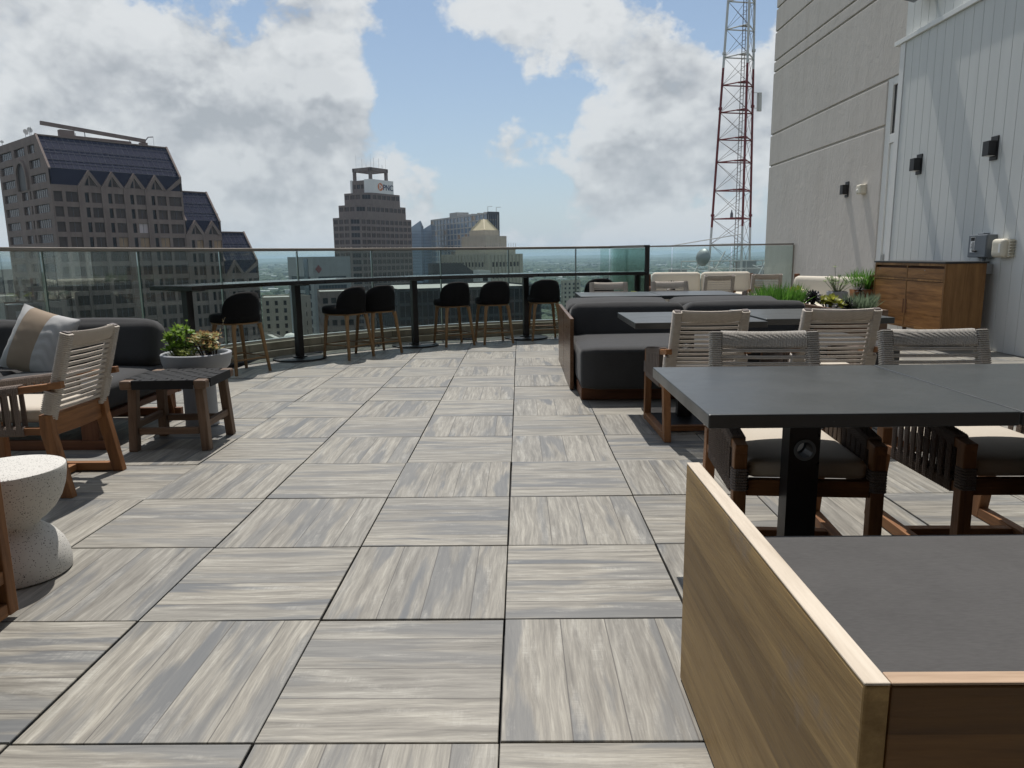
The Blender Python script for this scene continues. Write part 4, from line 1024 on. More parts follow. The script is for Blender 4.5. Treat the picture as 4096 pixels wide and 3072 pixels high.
# ---------------------------------------------------------------- city materials
def stone(name, a, b, sc=.35):
    m, t = material(name); v = t.coord()
    n = t.noise(v, sc, 5, .6); st_ = t.noise(t.coord('Object', (.6, .6, .06)), 1.5, 4, .6)
    c = t.ramp(t.math('ADD', t.math('MULTIPLY', n, .5), t.math('MULTIPLY', st_, .5)), [(.3, a), (.7, b)])
    t.finish(c, .8, None, 0, .3); M[name] = m
stone('granite', (.145, .109, .097), (.228, .178, .157)); stone('granite_grey', (.135, .106, .095), (.195, .158, .142))
stone('pale_stone', (.30, .275, .235), (.40, .37, .325)); stone('tan_stone', (.33, .295, .235), (.43, .39, .32)); stone('grey_panel', (.22, .23, .235), (.29, .30, .305))
stone('brick_stone', (.15, .095, .075), (.21, .14, .11)); stone('white_stone', (.50, .49, .46), (.62, .61, .58)); stone('dark_panel', (.030, .032, .034), (.05, .052, .054)); stone('concrete_slab', (.28, .27, .26), (.38, .37, .35))
window_mat('bronze_window', (.070, .053, .047), .16, .14); window_mat('dark_window', (.009, .009, .011), .12, .22); window_mat('blue_window', (.030, .050, .075), .06, .6)
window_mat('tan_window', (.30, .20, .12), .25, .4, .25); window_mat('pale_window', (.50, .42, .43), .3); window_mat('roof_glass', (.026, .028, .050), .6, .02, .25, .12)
window_mat('sky_window', (.14, .20, .27), .05, .8); plain('mullion', (.13, .13, .15), .5); plain('gold_roof', (.55, .48, .31), .55, 0, .12, .5); plain('roof_gravel', (.34, .33, .31), .9, 0, .3, .3)
plain('navy_paint', (.02, .035, .09), .5); plain('orange_paint', (.55, .16, .05), .5); plain('sign_white', (.66, .66, .65), .5, 0, .04, .2)
WIN_CAP = 100
def az(d): return Vector((math.sin(R(d)), math.cos(R(d)), 0))
UP = Vector((0, 0, 1))
def flat(p): return Vector((p[0], p[1], 0))
def pixel_of(p):
    d = Vector(p) - CAM; z = d.dot(_fw); return 2048 + F_PX * d.dot(_r) / z, 1536 - F_PX * d.dot(_u) / z
def reach(c, d, px, z, lo=0.0, hi=400.0):    # how far along direction d from c a wall runs before it meets a pixel column
    s0 = pixel_of(flat(c) + UP * z)[0] - px
    for _ in range(50):
        m_ = (lo + hi) / 2
        if (pixel_of(flat(c) + d * m_ + UP * z)[0] - px) * s0 > 0: lo = m_
        else: hi = m_
    return lo
def facade(mb, wins, O, U, N, L, zb, zt, rows, depth=.35):
    """a wall from O along U, pierced by real openings; rows = [(z0, z1, [(u0, u1, material)])]"""
    us = {0.0, L}; zs = {zb, zt}
    for z0, z1, cells in rows:
        if z0 < zb or z1 > zt: continue
        zs |= {z0, z1}
        for u0, u1, _ in cells: us |= {u0, u1}
    P = lambda u, z, d=0: O + U * u + UP * z - N * d
    live = [(z0, z1, c) for z0, z1, c in rows if z0 >= zb and z1 <= zt]
    z = zb
    for z0, z1, cells in sorted(live, key=lambda r: r[0]):
        if z0 > z: mb.quad(P(0, z), P(L, z), P(L, z0), P(0, z0))
        u = 0
        for u0, u1, mt in sorted(cells, key=lambda c: c[0]):
            u0 = max(0, u0); u1 = min(L, u1)
            if u0 > u: mb.quad(P(u, z0), P(u0, z0), P(u0, z1), P(u, z1))
            mb.quad(P(u0, z0), P(u1, z0), P(u1, z0, depth), P(u0, z0, depth)); mb.quad(P(u0, z1), P(u1, z1), P(u1, z1, depth), P(u0, z1, depth))
            mb.quad(P(u0, z0), P(u0, z1), P(u0, z1, depth), P(u0, z0, depth)); mb.quad(P(u1, z0), P(u1, z1), P(u1, z1, depth), P(u1, z0, depth))
            wins.append((mt, [P(u0, z0, depth), P(u1, z0, depth), P(u1, z1, depth), P(u0, z1, depth)], max(1, round((u1 - u0) / 1.6))))
            u = u1
        if u < L: mb.quad(P(u, z0), P(L, z0), P(L, z1), P(u, z1))
        z = z1
    if z < zt: mb.quad(P(0, z), P(L, z), P(L, zt), P(0, zt))
def fit_windows(wins, root, name='window'):
    """one mesh per window up to a hundred, nearest the top first; the remainder as one part"""
    def score(w):
        c = sum((Vector(p) for p in w[1]), Vector()) / 4; a = ((w[1][1] - w[1][0]).length * (w[1][3] - w[1][0]).length)
        x, y = pixel_of(c); vis = 1.0 if (-40 < x < 4130 and y < 1150) else .15
        return -a / (c - CAM).length ** 2 * vis
    ws_ = sorted(wins, key=score)
    def one(mb, w):                            # the pane, then its glazing bars
        a, b, c, d = w[1]; mb.quad(a, b, c, d)
        n = (b - a).cross(d - a).normalized()
        if n.dot(CAM - a) < 0: n = -n
        for k in range(1, w[2]):
            f = k / w[2]; mb.bar(a.lerp(b, f) + n * .04, d.lerp(c, f) + n * .04, .09, .06)
    for w in ws_[:WIN_CAP]:
        mb = MB(); one(mb, w); o = mb.build(name, M[w[0]], root); o.data.materials.append(M['mullion'])
        for p_ in o.data.polygons:
            if p_.index: p_.material_index = 1
    rest = ws_[WIN_CAP:]
    if rest:                                   # one mesh with several materials
        keys = sorted({w[0] for w in rest}); big = MB(); mi = []
        for w in rest:
            n0 = len(big.f); one(big, w); mi += [keys.index(w[0])] + [len(keys)] * (len(big.f) - n0 - 1)
        o = big.build('lower_windows', M[keys[0]], root); stuff(o)
        for k in keys[1:] + ['mullion']: o.data.materials.append(M[k])
        for p_, i in zip(o.data.polygons, mi): p_.material_index = i
def grid_rows(zt, zb, fh, wh, top, L, bay, wf, mt, u_off=0.0, alt=None, rg=random.Random(3)):
    rows = []; k = 0; n = max(1, int((L - 2 * u_off) / bay + .5)); bw = (L - 2 * u_off) / n
    while True:
        z1 = zt - top - k * fh; z0 = z1 - wh
        if z0 < zb + .5: break
        rows.append((z0, z1, [(u_off + i * bw + bw * (1 - wf) / 2, u_off + i * bw + bw * (1 + wf) / 2, alt if alt and rg.random() < .12 else mt) for i in range(n)])); k += 1
    return rows
def office(name, label, C, dU, dV, LU, LV, zt, zb, wall, win, fh=3.8, wh=2.2, top=1.6, bay=3.6, wf=.72, cat='building', alt=None, parapet=.5, depth=.3):
    root = thing(name, label, cat, (C.x, C.y, zb))
    off = Matrix.Translation((-C.x, -C.y, -zb)); C = flat(C); mb = MB(); wins = []
    NU, NV = Vector((dU.y, -dU.x, 0)), Vector((dV.y, -dV.x, 0))
    if NU.dot(dV) > 0: NU = -NU
    if NV.dot(dU) > 0: NV = -NV
    facade(mb, wins, C, dU, NU, LU, zb, zt, grid_rows(zt, zb, fh, wh, top, LU, bay, wf, win, .4, alt), depth)
    facade(mb, wins, C, dV, NV, LV, zb, zt, grid_rows(zt, zb, fh, wh, top, LV, bay, wf, win, .4, alt), depth)
    q = [C, C + dU * LU, C + dU * LU + dV * LV, C + dV * LV]
    mb.quad(q[1] + UP * zb, q[2] + UP * zb, q[2] + UP * zt, q[1] + UP * zt); mb.quad(q[2] + UP * zb, q[3] + UP * zb, q[3] + UP * zt, q[2] + UP * zt)
    for w in wins: w[1][:] = [off @ p for p in w[1]]
    mb.xf(off).build('wall', M[wall], root)
    i0 = .25
    mb = MB(); ins = [C + dU * i0 + dV * i0, C + dU * (LU - i0) + dV * i0, C + dU * (LU - i0) + dV * (LV - i0), C + dV * (LV - i0) + dU * i0]
    mb.loft([[p + UP * (zt - parapet) for p in ins], [p + UP * (zt - parapet + .02) for p in ins]]).xf(off).build('roof', M['roof_gravel'], root)
    fw_ = [(w[0], [off.inverted() @ p for p in w[1]], w[2]) for w in wins]
    shift_windows(fw_, root, off)
    return root
def shift_windows(wins, root, off):
    n0 = set(root.children); fit_windows(wins, root)
    for o in root.children:
        if o not in n0: o.data.transform(off)

# ---------------------------------------------------------------- the stepped granite tower with sloping glass roofs
C = Vector((-120.96, 188.9, 0)); U = az(39.7); V = az(39.7 - 90); NM = Vector((U.y, -U.x, 0)); NL = -U
tw = thing('office_tower', 'brown granite office tower stepping down to the right with sloping dark glass roofs', 'tower', (C.x, C.y, ZG))
OFF = Matrix.Translation((-C.x, -C.y, -ZG))
wallmb = MB(); wins = []; glass = MB(); mull = MB(); chev = MB(); P = lambda u, z, r=0.0: C + U * u + V * r + UP * z
FH = 3.9; DEP = 40.0; RR = 7.0
def tower_block(u0, u1, dz, bays, lead):
    zv, za, zr = 20.8 + dz, 25 + dz, 33.8 + dz
    rows = []; k = 0
    while zv - 1.7 - 2.6 - k * FH > ZG + 1:
        z1 = zv - 1.7 - k * FH; cells = []
        if lead and k >= 0:
            cells += [(.55, 2.55, 'bronze_window'), (3.4, 6.3, 'bronze_window')]
        for bl in bays:
            m2 = 'tan_window' if (abs(z1 - 7.0) < 2 and bl > 11) else ('pale_window' if (abs(z1 - 11) < 2 and 16 < bl < 22) else 'bronze_window')  # tan row: reflection of sunlit brick put into the pane colour
            if k >= 4 and bl < 13: cells += [(bl - u0 + .5, bl - u0 + 5.2, 'bronze_window')]
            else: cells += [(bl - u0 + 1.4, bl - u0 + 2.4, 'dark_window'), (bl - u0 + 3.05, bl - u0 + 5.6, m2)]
        last = (bays[-1] + 5.8 - u0) if bays else 6.6
        if u1 - u0 - last > 1.5: cells.append((last + .6, min(u1 - u0 - .5, last + 4.2), 'bronze_window'))
        rows.append((z1 - 2.6, z1, cells)); k += 1
    facade(wallmb, wins, P(u0, 0), U, NM, u1 - u0, ZG, zv, rows, .45)
    # sloping glass and its frame, then glass standing behind the gables
    glass.quad(P(u0 + .5, za, .6), P(u1 - .4, za, .6), P(u1 - .4, zr - .25, RR), P(u0 + .5, zr - .25, RR)); glass.quad(P(u0 + .5, zv, .6), P(u1 - .4, zv, .6), P(u1 - .4, za, .6), P(u0 + .5, za, .6))
    nv = int((u1 - u0) / 1.45)
    for i in range(1, nv):
        u = u0 + .5 + (u1 - u0 - .9) * i / nv; mull.bar(P(u, zr - .3, RR - .05) , P(u, za, .52), .07, .07)
    for f in (.14, .40, .50, .74, .84, 1.0): mull.bar(P(u0 + .5, za + (zr - za) * (1 - f), RR + (.6 - RR) * f - .06), P(u1 - .4, za + (zr - za) * (1 - f), RR + (.6 - RR) * f - .06), .13 if f in (.40, .74) else .07, .07)
    for bl in bays + ([bays[-1] + 5.8] if bays and u1 - bays[-1] - 5.8 > 2 else []):
        full = bl + 5.8 <= u1 + .3; ap = bl + 2.9; e = min(bl + 5.8, u1)
        if not full:
            chev.add([P(bl, zv, -.1), P(bl + 1.2, zv, -.1), P(e, za - .2, -.1), P(e, za - 1.6, -.1), P(bl, zv, .7), P(bl + 1.2, zv, .7), P(e, za - .2, .7), P(e, za - 1.6, .7)], [(0, 1, 3, 2), (4, 6, 7, 5), (0, 2, 6, 4), (1, 5, 7, 3)]); continue
        th = 1.15
        for sx, x0 in ((1, bl), (-1, bl + 5.8)):   # the two raking stones of a gable
            a0, a1, b0, b1 = P(x0, zv, -.15), P(x0 + sx * th, zv, -.15), P(ap, za, -.15), P(ap, za - th * 1.25, -.15)
            q = [a0, a1, b1, b0]; bk_ = [p + V * .9 for p in q]
            chev.loft([q, bk_])
        wallmb.quad(P(bl + 1, zv, .25), P(bl + 4.8, zv, .25), P(ap, za - 1.4, .25), P(ap, za - 1.4, .25))
        wins.append(('dark_window', [P(bl + 1.75, zv + .15, .18), P(ap - .25, zv + .15, .18), P(ap - .2, za - 1.75, .18), P(ap - .32, za - 1.75, .18)], 1))
        wins.append(('bronze_window', [P(ap + .12, zv + .15, .18), P(bl + 4.4, zv + .15, .18), P(ap + .25, za - 1.8, .18), P(ap + .12, za - 1.7, .18)], 1))
        chev.box(-.28, .28, -.2, .25, -50, -.002, Matrix.Translation(P(bl, zv)) @ Matrix.Rotation(R(-39.7 + 90), 4, 'Z'))
    # gable edge walls and roof deck
    for u in (u0, u1):
        wallmb.add([P(u, ZG), P(u, zv), P(u, za), P(u, zr, RR), P(u, zr, DEP), P(u, ZG, DEP)], [(0, 1, 2, 3, 4, 5)] if u == u1 else [])
    wallmb.quad(P(u0, zr - .1, RR), P(u1, zr - .1, RR), P(u1, zr - .1, DEP), P(u0, zr - .1, DEP)); wallmb.quad(P(u0, ZG, DEP), P(u1, ZG, DEP), P(u1, zr, DEP), P(u0, zr, DEP))
    for u, sgn in ((u0, 1), (u1, -1)):            # stone coping up the slope
        q = [P(u, za - .4, -.1), P(u + sgn * .55, za - .4, -.1), P(u + sgn * .55, zr, RR - .1), P(u, zr, RR - .1)]; chev.loft([q, [p + UP * .35 for p in q]])
    chev.bar(P(u0, zr + .02, RR), P(u1, zr + .02, RR), .5, .35)
tower_block(0, 34.5, 0, [6.6, 12.4, 18.2, 24.0], True)
tower_block(34.5, 45.6, -12.3, [33.3 + 1.3, 39.9], False)
tower_block(45.6, 57.2, -24.2, [46.4, 52.2], False)
# left end wall, with rows of windows and the arched opening
rows = []; k = 0
for k in range(26):
    z1 = 31.6 - k * FH; a = [(2.2 + max(0, (z1 - 24)) * .8, 13.6, 'bronze_window'), (27.0, 38.2, 'bronze_window')]
    if k == 0: a.insert(1, (16.2, 24.8, 'bronze_window'))
    elif k >= 3: a.insert(1, (17.6, 22.6, 'bronze_window')); a.insert(1, (15.0, 16.2, 'dark_window'))
    if z1 - 2.2 > ZG: rows.append((z1 - 2.2, z1, a))
tmp = MB(); facade(tmp, wins, P(0, 0), V, NL, DEP, ZG, 33.8, rows, .45)
bm_ = bmesh.new(); me_ = bpy.data.meshes.new('t'); me_.from_pydata(tmp.v, [], tmp.f); bm_.from_mesh(me_)
pn = (V * -8.8 + UP * 7).normalized()        # cut away what would stand above the glass slope
bmesh.ops.bisect_plane(bm_, geom=bm_.verts[:] + bm_.edges[:] + bm_.faces[:], plane_co=P(0, 25), plane_no=pn, clear_outer=True)
bm_.verts.index_update(); wallmb.add([v.co.copy() for v in bm_.verts], [tuple(v.index for v in f.verts) for f in bm_.faces]); bm_.free()
# trim the end wall to the roof slope: a glass-side wedge of wall is hidden by the coping, the arch is set proud of the wall
AM = Matrix.Translation(P(0, 0)) @ Matrix(((V.x, NL.x, 0, 0), (V.y, NL.y, 0, 0), (0, 0, 1, 0), (0, 0, 0, 1)))
arch = [(15.6, 20.4)] + [(20.1 - 4.5 * math.cos(math.pi * k / 16), 23.6 + 4.9 * math.sin(math.pi * k / 16)) for k in range(17)] + [(24.6, 20.4)]
inn = [(16.5, 20.4)] + [(20.1 - 3.6 * math.cos(math.pi * k / 16), 23.6 + 4.0 * math.sin(math.pi * k / 16)) for k in range(17)] + [(23.7, 20.4)]
ring = MB()
for i in range(len(arch) - 1):
    q = [AM @ Vector((x, .55, z)) for x, z in (arch[i], arch[i + 1], inn[i + 1], inn[i])]; ring.loft([q, [p - NL * .7 for p in q]])
chev.add(ring.v, ring.f)
am = MB(); am.add([AM @ Vector((x, .12, z)) for x, z in inn], [tuple(range(len(inn)))])
wallmb.xf(OFF).build('wall', M['granite'], tw); glass.xf(OFF).build('glass_roof', M['roof_glass'], tw); mull.xf(OFF).build('roof_mullions', M['mullion'], tw); chev.xf(OFF).build('gable_stones', M['granite'], tw)
am.xf(OFF).build('arched_window', window_mat('arch_glass', (.03, .024, .02), .3, .05, .6, .5), tw)
shift_windows(wins, tw, OFF)
ph = MB(); 
for u0, u1, r0, r1, h in ((13, 29, 18, 24, 2.2), (9, 14, 16, 20, 1.0), (29.8, 31.6, 13, 15, 1.6)): ph.loft([[P(u0, 34, r0), P(u1, 34, r0), P(u1, 34, r1), P(u0, 34, r1)], [P(u0, 34 + h, r0), P(u1, 34 + h, r0), P(u1, 34 + h, r1), P(u0, 34 + h, r1)]])
ph.xf(OFF).build('roof_plant_room', M['granite_grey'], tw)
cr2 = thing('roof_crane', 'window washing crane with a long boom on top of the granite tower', 'crane', tuple(P(10.5, 33.9, 15)))
oc = Matrix.Translation(-P(10.5, 33.9, 15))
MB().loft([[P(9.9, 33.95, 14.4), P(11.1, 33.95, 14.4), P(11.1, 33.95, 15.6), P(9.9, 33.95, 15.6)], [P(9.9, 36.4, 14.4), P(11.1, 36.4, 14.4), P(11.1, 36.4, 15.6), P(9.9, 36.4, 15.6)]]).xf(oc).build('mast', M['granite_grey'], cr2)
MB().bar(P(4.2, 38.2, 15), P(31, 36.0, 13), .55, 1.0).xf(oc).build('boom', M['granite_grey'], cr2)
MB().loft([[P(8.6, 35.0, 14), P(12.2, 35.0, 14), P(12.2, 35.0, 16), P(8.6, 35.0, 16)], [P(8.6, 36.9, 14), P(12.2, 36.9, 14), P(12.2, 36.9, 16), P(8.6, 36.9, 16)]]).xf(oc).build('cab', M['granite_grey'], cr2)
mb = MB(); mb.tube([P(30.8, 35.9, 13), P(31.8, 37.2, 12.8), P(33.2, 37.4, 12.6)], .16, 6); mb.tube([P(33.2, 37.4, 12.6), P(33.2, 34.6, 12.6)], .04, 4); mb.xf(oc).build('hook_arm', M['mullion'], cr2)
cr3 = thing('roof_crane', 'small crane arm sticking out over the lowest glass roof of the granite tower', 'crane', tuple(P(46, 10.9, 15)))
oc = Matrix.Translation(-P(46, 10.9, 15)); mb = MB(); mb.bar(P(44.5, 14.0, 14), P(49.6, 14.0, 13), .3); mb.bar(P(49.6, 14.0, 13), P(50.6, 15.4, 13), .5); mb.bar(P(50.6, 15.4, 13), P(51.8, 15.6, 13), .2); mb.tube([P(51.8, 15.6, 13), P(51.8, 12, 13)], .05, 4); mb.bar(P(49, 11, 13), P(49, 13, 13), .2); mb.bar(P(45, 10.9, 14), P(45, 14, 14), .6); mb.xf(oc).build('crane_arm', M['mullion'], cr3)
def dish(label, p, r, rz, tilt=12, h=1.2, mt='white_stone'):
    o = thing('satellite_dish', label, 'satellite dish', tuple(p), rz)
    mb = MB(); mb.lathe([(.02, 0), (r * .5, r * .06), (r * .85, r * .2), (r, r * .32), (r * .98, r * .33), (r * .5, r * .09), (.02, .03)], 20); mb.xf(Matrix.Translation((0, 0, h)) @ Matrix.Rotation(R(90 - tilt), 4, 'X')); mb.build('reflector', M[mt], o, smooth=True)
    MB().tube([(0, 0, 0), (0, .1, h)], .06, 6).build('mast', M['mullion'], o); return o
dish('small dish at the left corner of the granite tower roof', P(.6, 34.1, 36), .45, R(40), 20, .9)
dish('larger of two round dishes near the corner of the granite tower roof', P(.6, 34.1, 9.6 + 6), .75, R(70), 10, 1.3)
dish('round dish nearest the glass edge of the granite tower roof', P(.6, 34.1, 12.2), .72, R(60), 15, 1.4)
MB_mast = MB(); MB_mast.tube([P(.6, 34.1, 11.2), P(.6, 36.3, 11.2)], .05, 5); MB_mast.tube([P(17, 36, 20), P(17, 38.6, 20)], .12, 5); MB_mast.tube([P(14.5, 36, 20), P(14.5, 37.2, 20)], .08, 5); MB_mast.tube([P(29, 36.1, 19), P(29, 37.1, 19)], .1, 5); MB_mast.xf(OFF).build('roof_mast', M['mullion'], tw)
# ---------------------------------------------------------------- the stepped tower with the bank sign
def zat(px, py, d): return at(px, py, d).z
C = flat(at(1427, 1000, 410)); U = az(31); V = az(-59); N1 = Vector((U.y, -U.x, 0)); N2 = -U
bt = thing('bank_tower', 'brown stepped office tower with an open square crown and a white bank sign', 'tower', (C.x, C.y, ZG))
OFF = Matrix.Translation((-C.x, -C.y, -ZG))
z1_, z2_, z3_, z4_, z5_ = zat(1427, 868, 410), zat(1440, 815, 410), zat(1455, 763, 410), zat(1455, 708, 410), zat(1472, 657, 412)
wallmb = MB(); wins = []
LU = reach(C, U, 1645, z1_); LV = reach(C, V, 1331, z1_)
STEP = 5.0; CH = 4.6
def tier(k, zt, zb):
    c0 = C + U * (STEP * k); lu, lv = LU - 2 * STEP * k, LV
    a, b = c0 + U * CH, c0 + V * CH; D3 = (a - b).normalized(); N3 = Vector((D3.y, -D3.x, 0)); N3 = N3 if N3.dot(-C) > 0 else -N3
    def rows(L, n, wf, mt):
        r_ = []; bw = L / n; z = zt - 1.1
        while z - 2.4 > zb: r_.append((z - 2.4, z, [(i * bw + bw * (1 - wf) / 2, i * bw + bw * (1 + wf) / 2, mt) for i in range(n)])); z -= 3.74
        return r_
    facade(wallmb, wins, a, U, N1, lu - CH, zb, zt, rows(lu - CH, max(3, round((lu - CH) / 3.9)), .80, 'bronze_window'), .35)
    facade(wallmb, wins, b, V, N2, lv - CH, zb, zt, rows(lv - CH, 3, .80, 'bronze_window'), .35)
    facade(wallmb, wins, b, D3, N3, (a - b).length, zb, zt, rows((a - b).length, 1, .72, 'dark_window'), .5)
    e = [a, c0 + U * lu, c0 + U * lu + V * lv, c0 + V * lv, b]
    for i in (1, 2): wallmb.quad(e[i] + UP * zb, e[i + 1] + UP * zb, e[i + 1] + UP * zt, e[i] + UP * zt)
    wallmb.add([p + UP * (zt - .02) for p in e], [(0, 1, 2, 3, 4)])
tier(0, z1_, ZG); tier(1, z2_, z1_ - .1); tier(2, z3_, z2_ - .1)
c0 = C + U * (STEP * 3) + V * .8; lu, lv = LU - 6 * STEP, LV - 1.6
q = [c0 + U * 2, c0 + U * lu, c0 + U * lu + V * lv, c0 + V * lv, c0 + V * 2]
wallmb.loft([[p + UP * (z3_ - .3) for p in q], [p + UP * (z4_ - .3) for p in q]])
hw = lv * .58
facade(wallmb, wins, c0 + V * (lv - hw - 1.6) + N2 * .3, V, N2, hw, z3_, z4_ - .1, [(z3_ + 2.6, z3_ + 5.0, [(.5, hw / 3 - .3, 'bronze_window'), (hw / 3 + .3, hw * 2 / 3 - .3, 'dark_window'), (hw * 2 / 3 + .3, hw - .5, 'bronze_window')])], .25)
def sign_panel():
    mb = MB(); t_ = .5; e = .1
    arcp = [c0 + U * (2.4 - 2.4 * math.sin(t * math.pi / 12)) + V * (2.4 - 2.4 * math.cos(t * math.pi / 12)) for t in range(7)]
    path = [c0 + U * lu] + arcp + [c0 + V * (lv - hw - 1.7)]
    def off(i):
        d = (path[min(i + 1, len(path) - 1)] - path[max(i - 1, 0)]).normalized(); n_ = Vector((d.y, -d.x, 0)); return n_ if n_.dot(-C) > 0 else -n_
    mb.loft([[p + off(i) * x + UP * z for x, z in ((e, z3_ + .1), (t_, z3_ + .1), (t_, z4_ + .3), (e, z4_ + .3))] for i, p in enumerate(path)])
    pp = [c0 + V * (lv - 1.5), c0 + V * lv]
    mb.loft([[p + N2 * x + UP * z for x, z in ((e, z3_ + .1), (t_, z3_ + .1), (t_, z4_ + .3), (e, z4_ + .3))] for p in pp])
    return mb
sg_ = sign_panel().xf(OFF).build('sign_panel', M['sign_white'], bt)
FR = Matrix(((U.x, 0, N1.x, 0), (U.y, 0, N1.y, 0), (0, 1, 0, 0), (0, 0, 0, 1)))
def lettering(txt, size, pos, mat, parent):
    cu = bpy.data.curves.new('t', 'FONT'); cu.body = txt; cu.size = size; cu.extrude = .08; cu.offset = .012 * size; cu.align_x = 'LEFT'; cu.space_character = .98
    o = bpy.data.objects.new('t', cu); COL.objects.link(o); bpy.context.view_layer.update()
    me = bpy.data.meshes.new_from_object(o); bpy.data.objects.remove(o)
    me.transform(Matrix.Translation(pos) @ FR); me.transform(OFF); me.materials.clear(); me.materials.append(mat)
    o = bpy.data.objects.new('lettering', me); COL.objects.link(o); o.parent = parent; return o
hgt = z4_ - z3_
org = c0 + N1 * .58
lettering('PNC', hgt * .62, org + U * (lu * .50) + UP * (z3_ + hgt * .28), M['navy_paint'], sg_)
mb = MB(); cc_ = org + U * (lu * .385) + UP * (z3_ + hgt * .50); rr_ = hgt * .30
mb.loft([[cc_ + (U * math.cos(k * math.pi / 16) + UP * math.sin(k * math.pi / 16)) * rr_ + N1 * d for k in range(32)] for d in (0, .08)]); em = mb.xf(OFF).build('round_emblem', M['orange_paint'], sg_)
mb = MB(); t3 = lambda r_, d: [cc_ + (U * math.cos(a) + UP * math.sin(a)) * r_ + N1 * d for a in (0, 2.094, 4.189)]
mb.loft([t3(rr_ * .86, .085), t3(rr_ * .86, .13)]); mb.xf(OFF).build('triangle', M['sign_white'], em)
mb = MB(); mb.loft([t3(rr_ * .34, .135), t3(rr_ * .34, .16)]); mb.xf(OFF).build('inner_triangle', M['orange_paint'], em)
cw = MB(); c1 = c0 + U * 1.6 + V * 1.6; la, lb_ = lu - 5.4, lv - 3.4; q = [c1, c1 + U * la, c1 + U * la + V * lb_, c1 + V * lb_]
def beam(a, b, w_, h_, z): d = (b - a).normalized(); cw.bar(a + UP * z - d * w_ / 2, b + UP * z + d * w_ / 2, w_, h_, side=(d.y, -d.x, 0))
for i in range(4): beam(q[i], q[(i + 1) % 4], 1.8, 2.0, z5_ - 1.0); cw.bar(q[i] + UP * (z4_ - 1), q[i] + UP * (z5_ - .1), 1.5, 1.5, side=tuple(U))
cw.xf(OFF).build('crown_frame', M['granite_grey'], bt)
mb = MB()
for f, h in ((.06, 7.5), (.25, 5), (.38, 2.2), (.52, 7.5), (.62, 5.5), (.78, 5.6), (.86, 2), (.9, 2), (1.0, 6.5)):
    p = q[3].lerp(q[0], f * 2) if f < .5 else q[0].lerp(q[1], f * 2 - 1); mb.tube([p + UP * (z5_ - .1), p + UP * (z5_ + h)], .06 if h < 6 else .04, 5)
mb.xf(OFF).build('antenna', M['mullion'], bt)
wallmb.xf(OFF).build('wall', M['granite_grey'], bt); shift_windows(wins, bt, OFF)

# ---------------------------------------------------------------- other downtown buildings
def corner_office(name, label, pxc, pyt, dist, azu, pxr, pxl, **k):
    c = at(pxc, pyt, dist); dU, dV = az(azu), az(azu - 90); zt = c.z
    LU_ = reach(c, dU, pxr, zt) if pxr else 20; LV_ = reach(c, dV, pxl, zt) if pxl else 20
    return office(name, label, c, dU, dV, LU_, LV_, zt, ZG, **k), c, dU, dV, LU_, LV_, zt
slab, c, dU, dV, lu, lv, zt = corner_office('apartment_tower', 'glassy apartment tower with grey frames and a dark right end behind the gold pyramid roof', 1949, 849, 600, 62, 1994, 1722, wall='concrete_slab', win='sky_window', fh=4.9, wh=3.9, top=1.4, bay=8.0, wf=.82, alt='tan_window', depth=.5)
o = Matrix.Translation((-c.x, -c.y, -ZG)); c = flat(c)
mb = MB(); a = c + dV * (lv * .5); mb.loft([[p + UP * z for p in (a + dU * .5, a + dU * 12, a + dU * 12 + dV * 17, a + dU * .5 + dV * 17)] for z in (zt - 1, zt + 3.6)]); mb.xf(o).build('penthouse', M['concrete_slab'], slab)
mb = MB()
for f in (.1, .2, .3, .36): a = c + dV * (lv * f) + dU * 4; mb.loft([[p + UP * z for p in (a, a + dU * 3, a + dU * 3 + dV * 3, a + dV * 3)] for z in (zt - .5, zt + 1.0)])
for p, h in ((c + dU * 1 + dV * 1, 4.6), (c + dU * (lu - 2), 4)): mb.tube([p + UP * (zt - .5), p + UP * (zt + h), p + UP * (zt + h + .3) + dU * 4], .2, 5)
mb.xf(o).build('roof_plant', M['pale_stone'], slab)
mb = MB(); mb.loft([[p + UP * z for p in (c - dV * .3, c + dU * lu - dV * .3, c + dU * lu + dV * .2, c + dV * .2)] for z in (ZG, zt + .6)])
N_ = Vector((dU.y, -dU.x, 0)); N_ = -N_ if N_.dot(dV) > 0 else N_
mb = MB(); nb = 5
for i in range(nb + 1): mb.bar(c + dU * (lu * i / nb) + N_ * .35 + UP * ZG, c + dU * (lu * i / nb) + N_ * .35 + UP * zt, .9, .7, side=tuple(dU))
mb.bar(c + N_ * .36 + UP * (zt - .6), c + dU * lu + N_ * .36 + UP * (zt - .6), .72, 2.2, side=tuple(N_)); mb.xf(o).build('dark_fins', M['dark_panel'], slab)
# glass towers cut to slanting points
ga = thing('glass_tower', 'pale blue glass tower with slanted pointed tops beside the bank tower', 'tower', tuple(at(1682, 1000, 640).xy) + (ZG,))
o = Matrix.Translation(-ga.location)
def shard(px0, px1, px2, y0, y1, y2, d, dep):
    a, b, c_ = at(px0, y0, d), at(px1, y1, d), at(px2, y2, d + dep); bk = c_ + (a - b); mb = MB()
    bot = [flat(p) + UP * ZG for p in (a, b, c_, bk)]; top = [a, b, c_, flat(bk) + UP * min(a.z, c_.z)]
    mb.loft([bot, top]); return mb
shard(1646, 1682, 1694, 908, 882, 908, 640, 22).xf(o).build('glass_shell', M['sky_window'], ga)
shard(1694, 1724, 1740, 916, 897, 900, 665, 25).xf(o).build('glass_shell', M['sky_window'], ga)
mb = MB()
for px0, px1, d in ((1646.5, 1682, 639.7), (1694.5, 1724, 664.6)):
    for k in range(22):
        a, b = at(px0, 925 + k * 12, d), at(px1, 925 + k * 12, d); mb.bar(a, Vector((b.x, b.y, a.z)), .25)
mb.xf(o).build('floor_lines', M['blue_window'], ga)
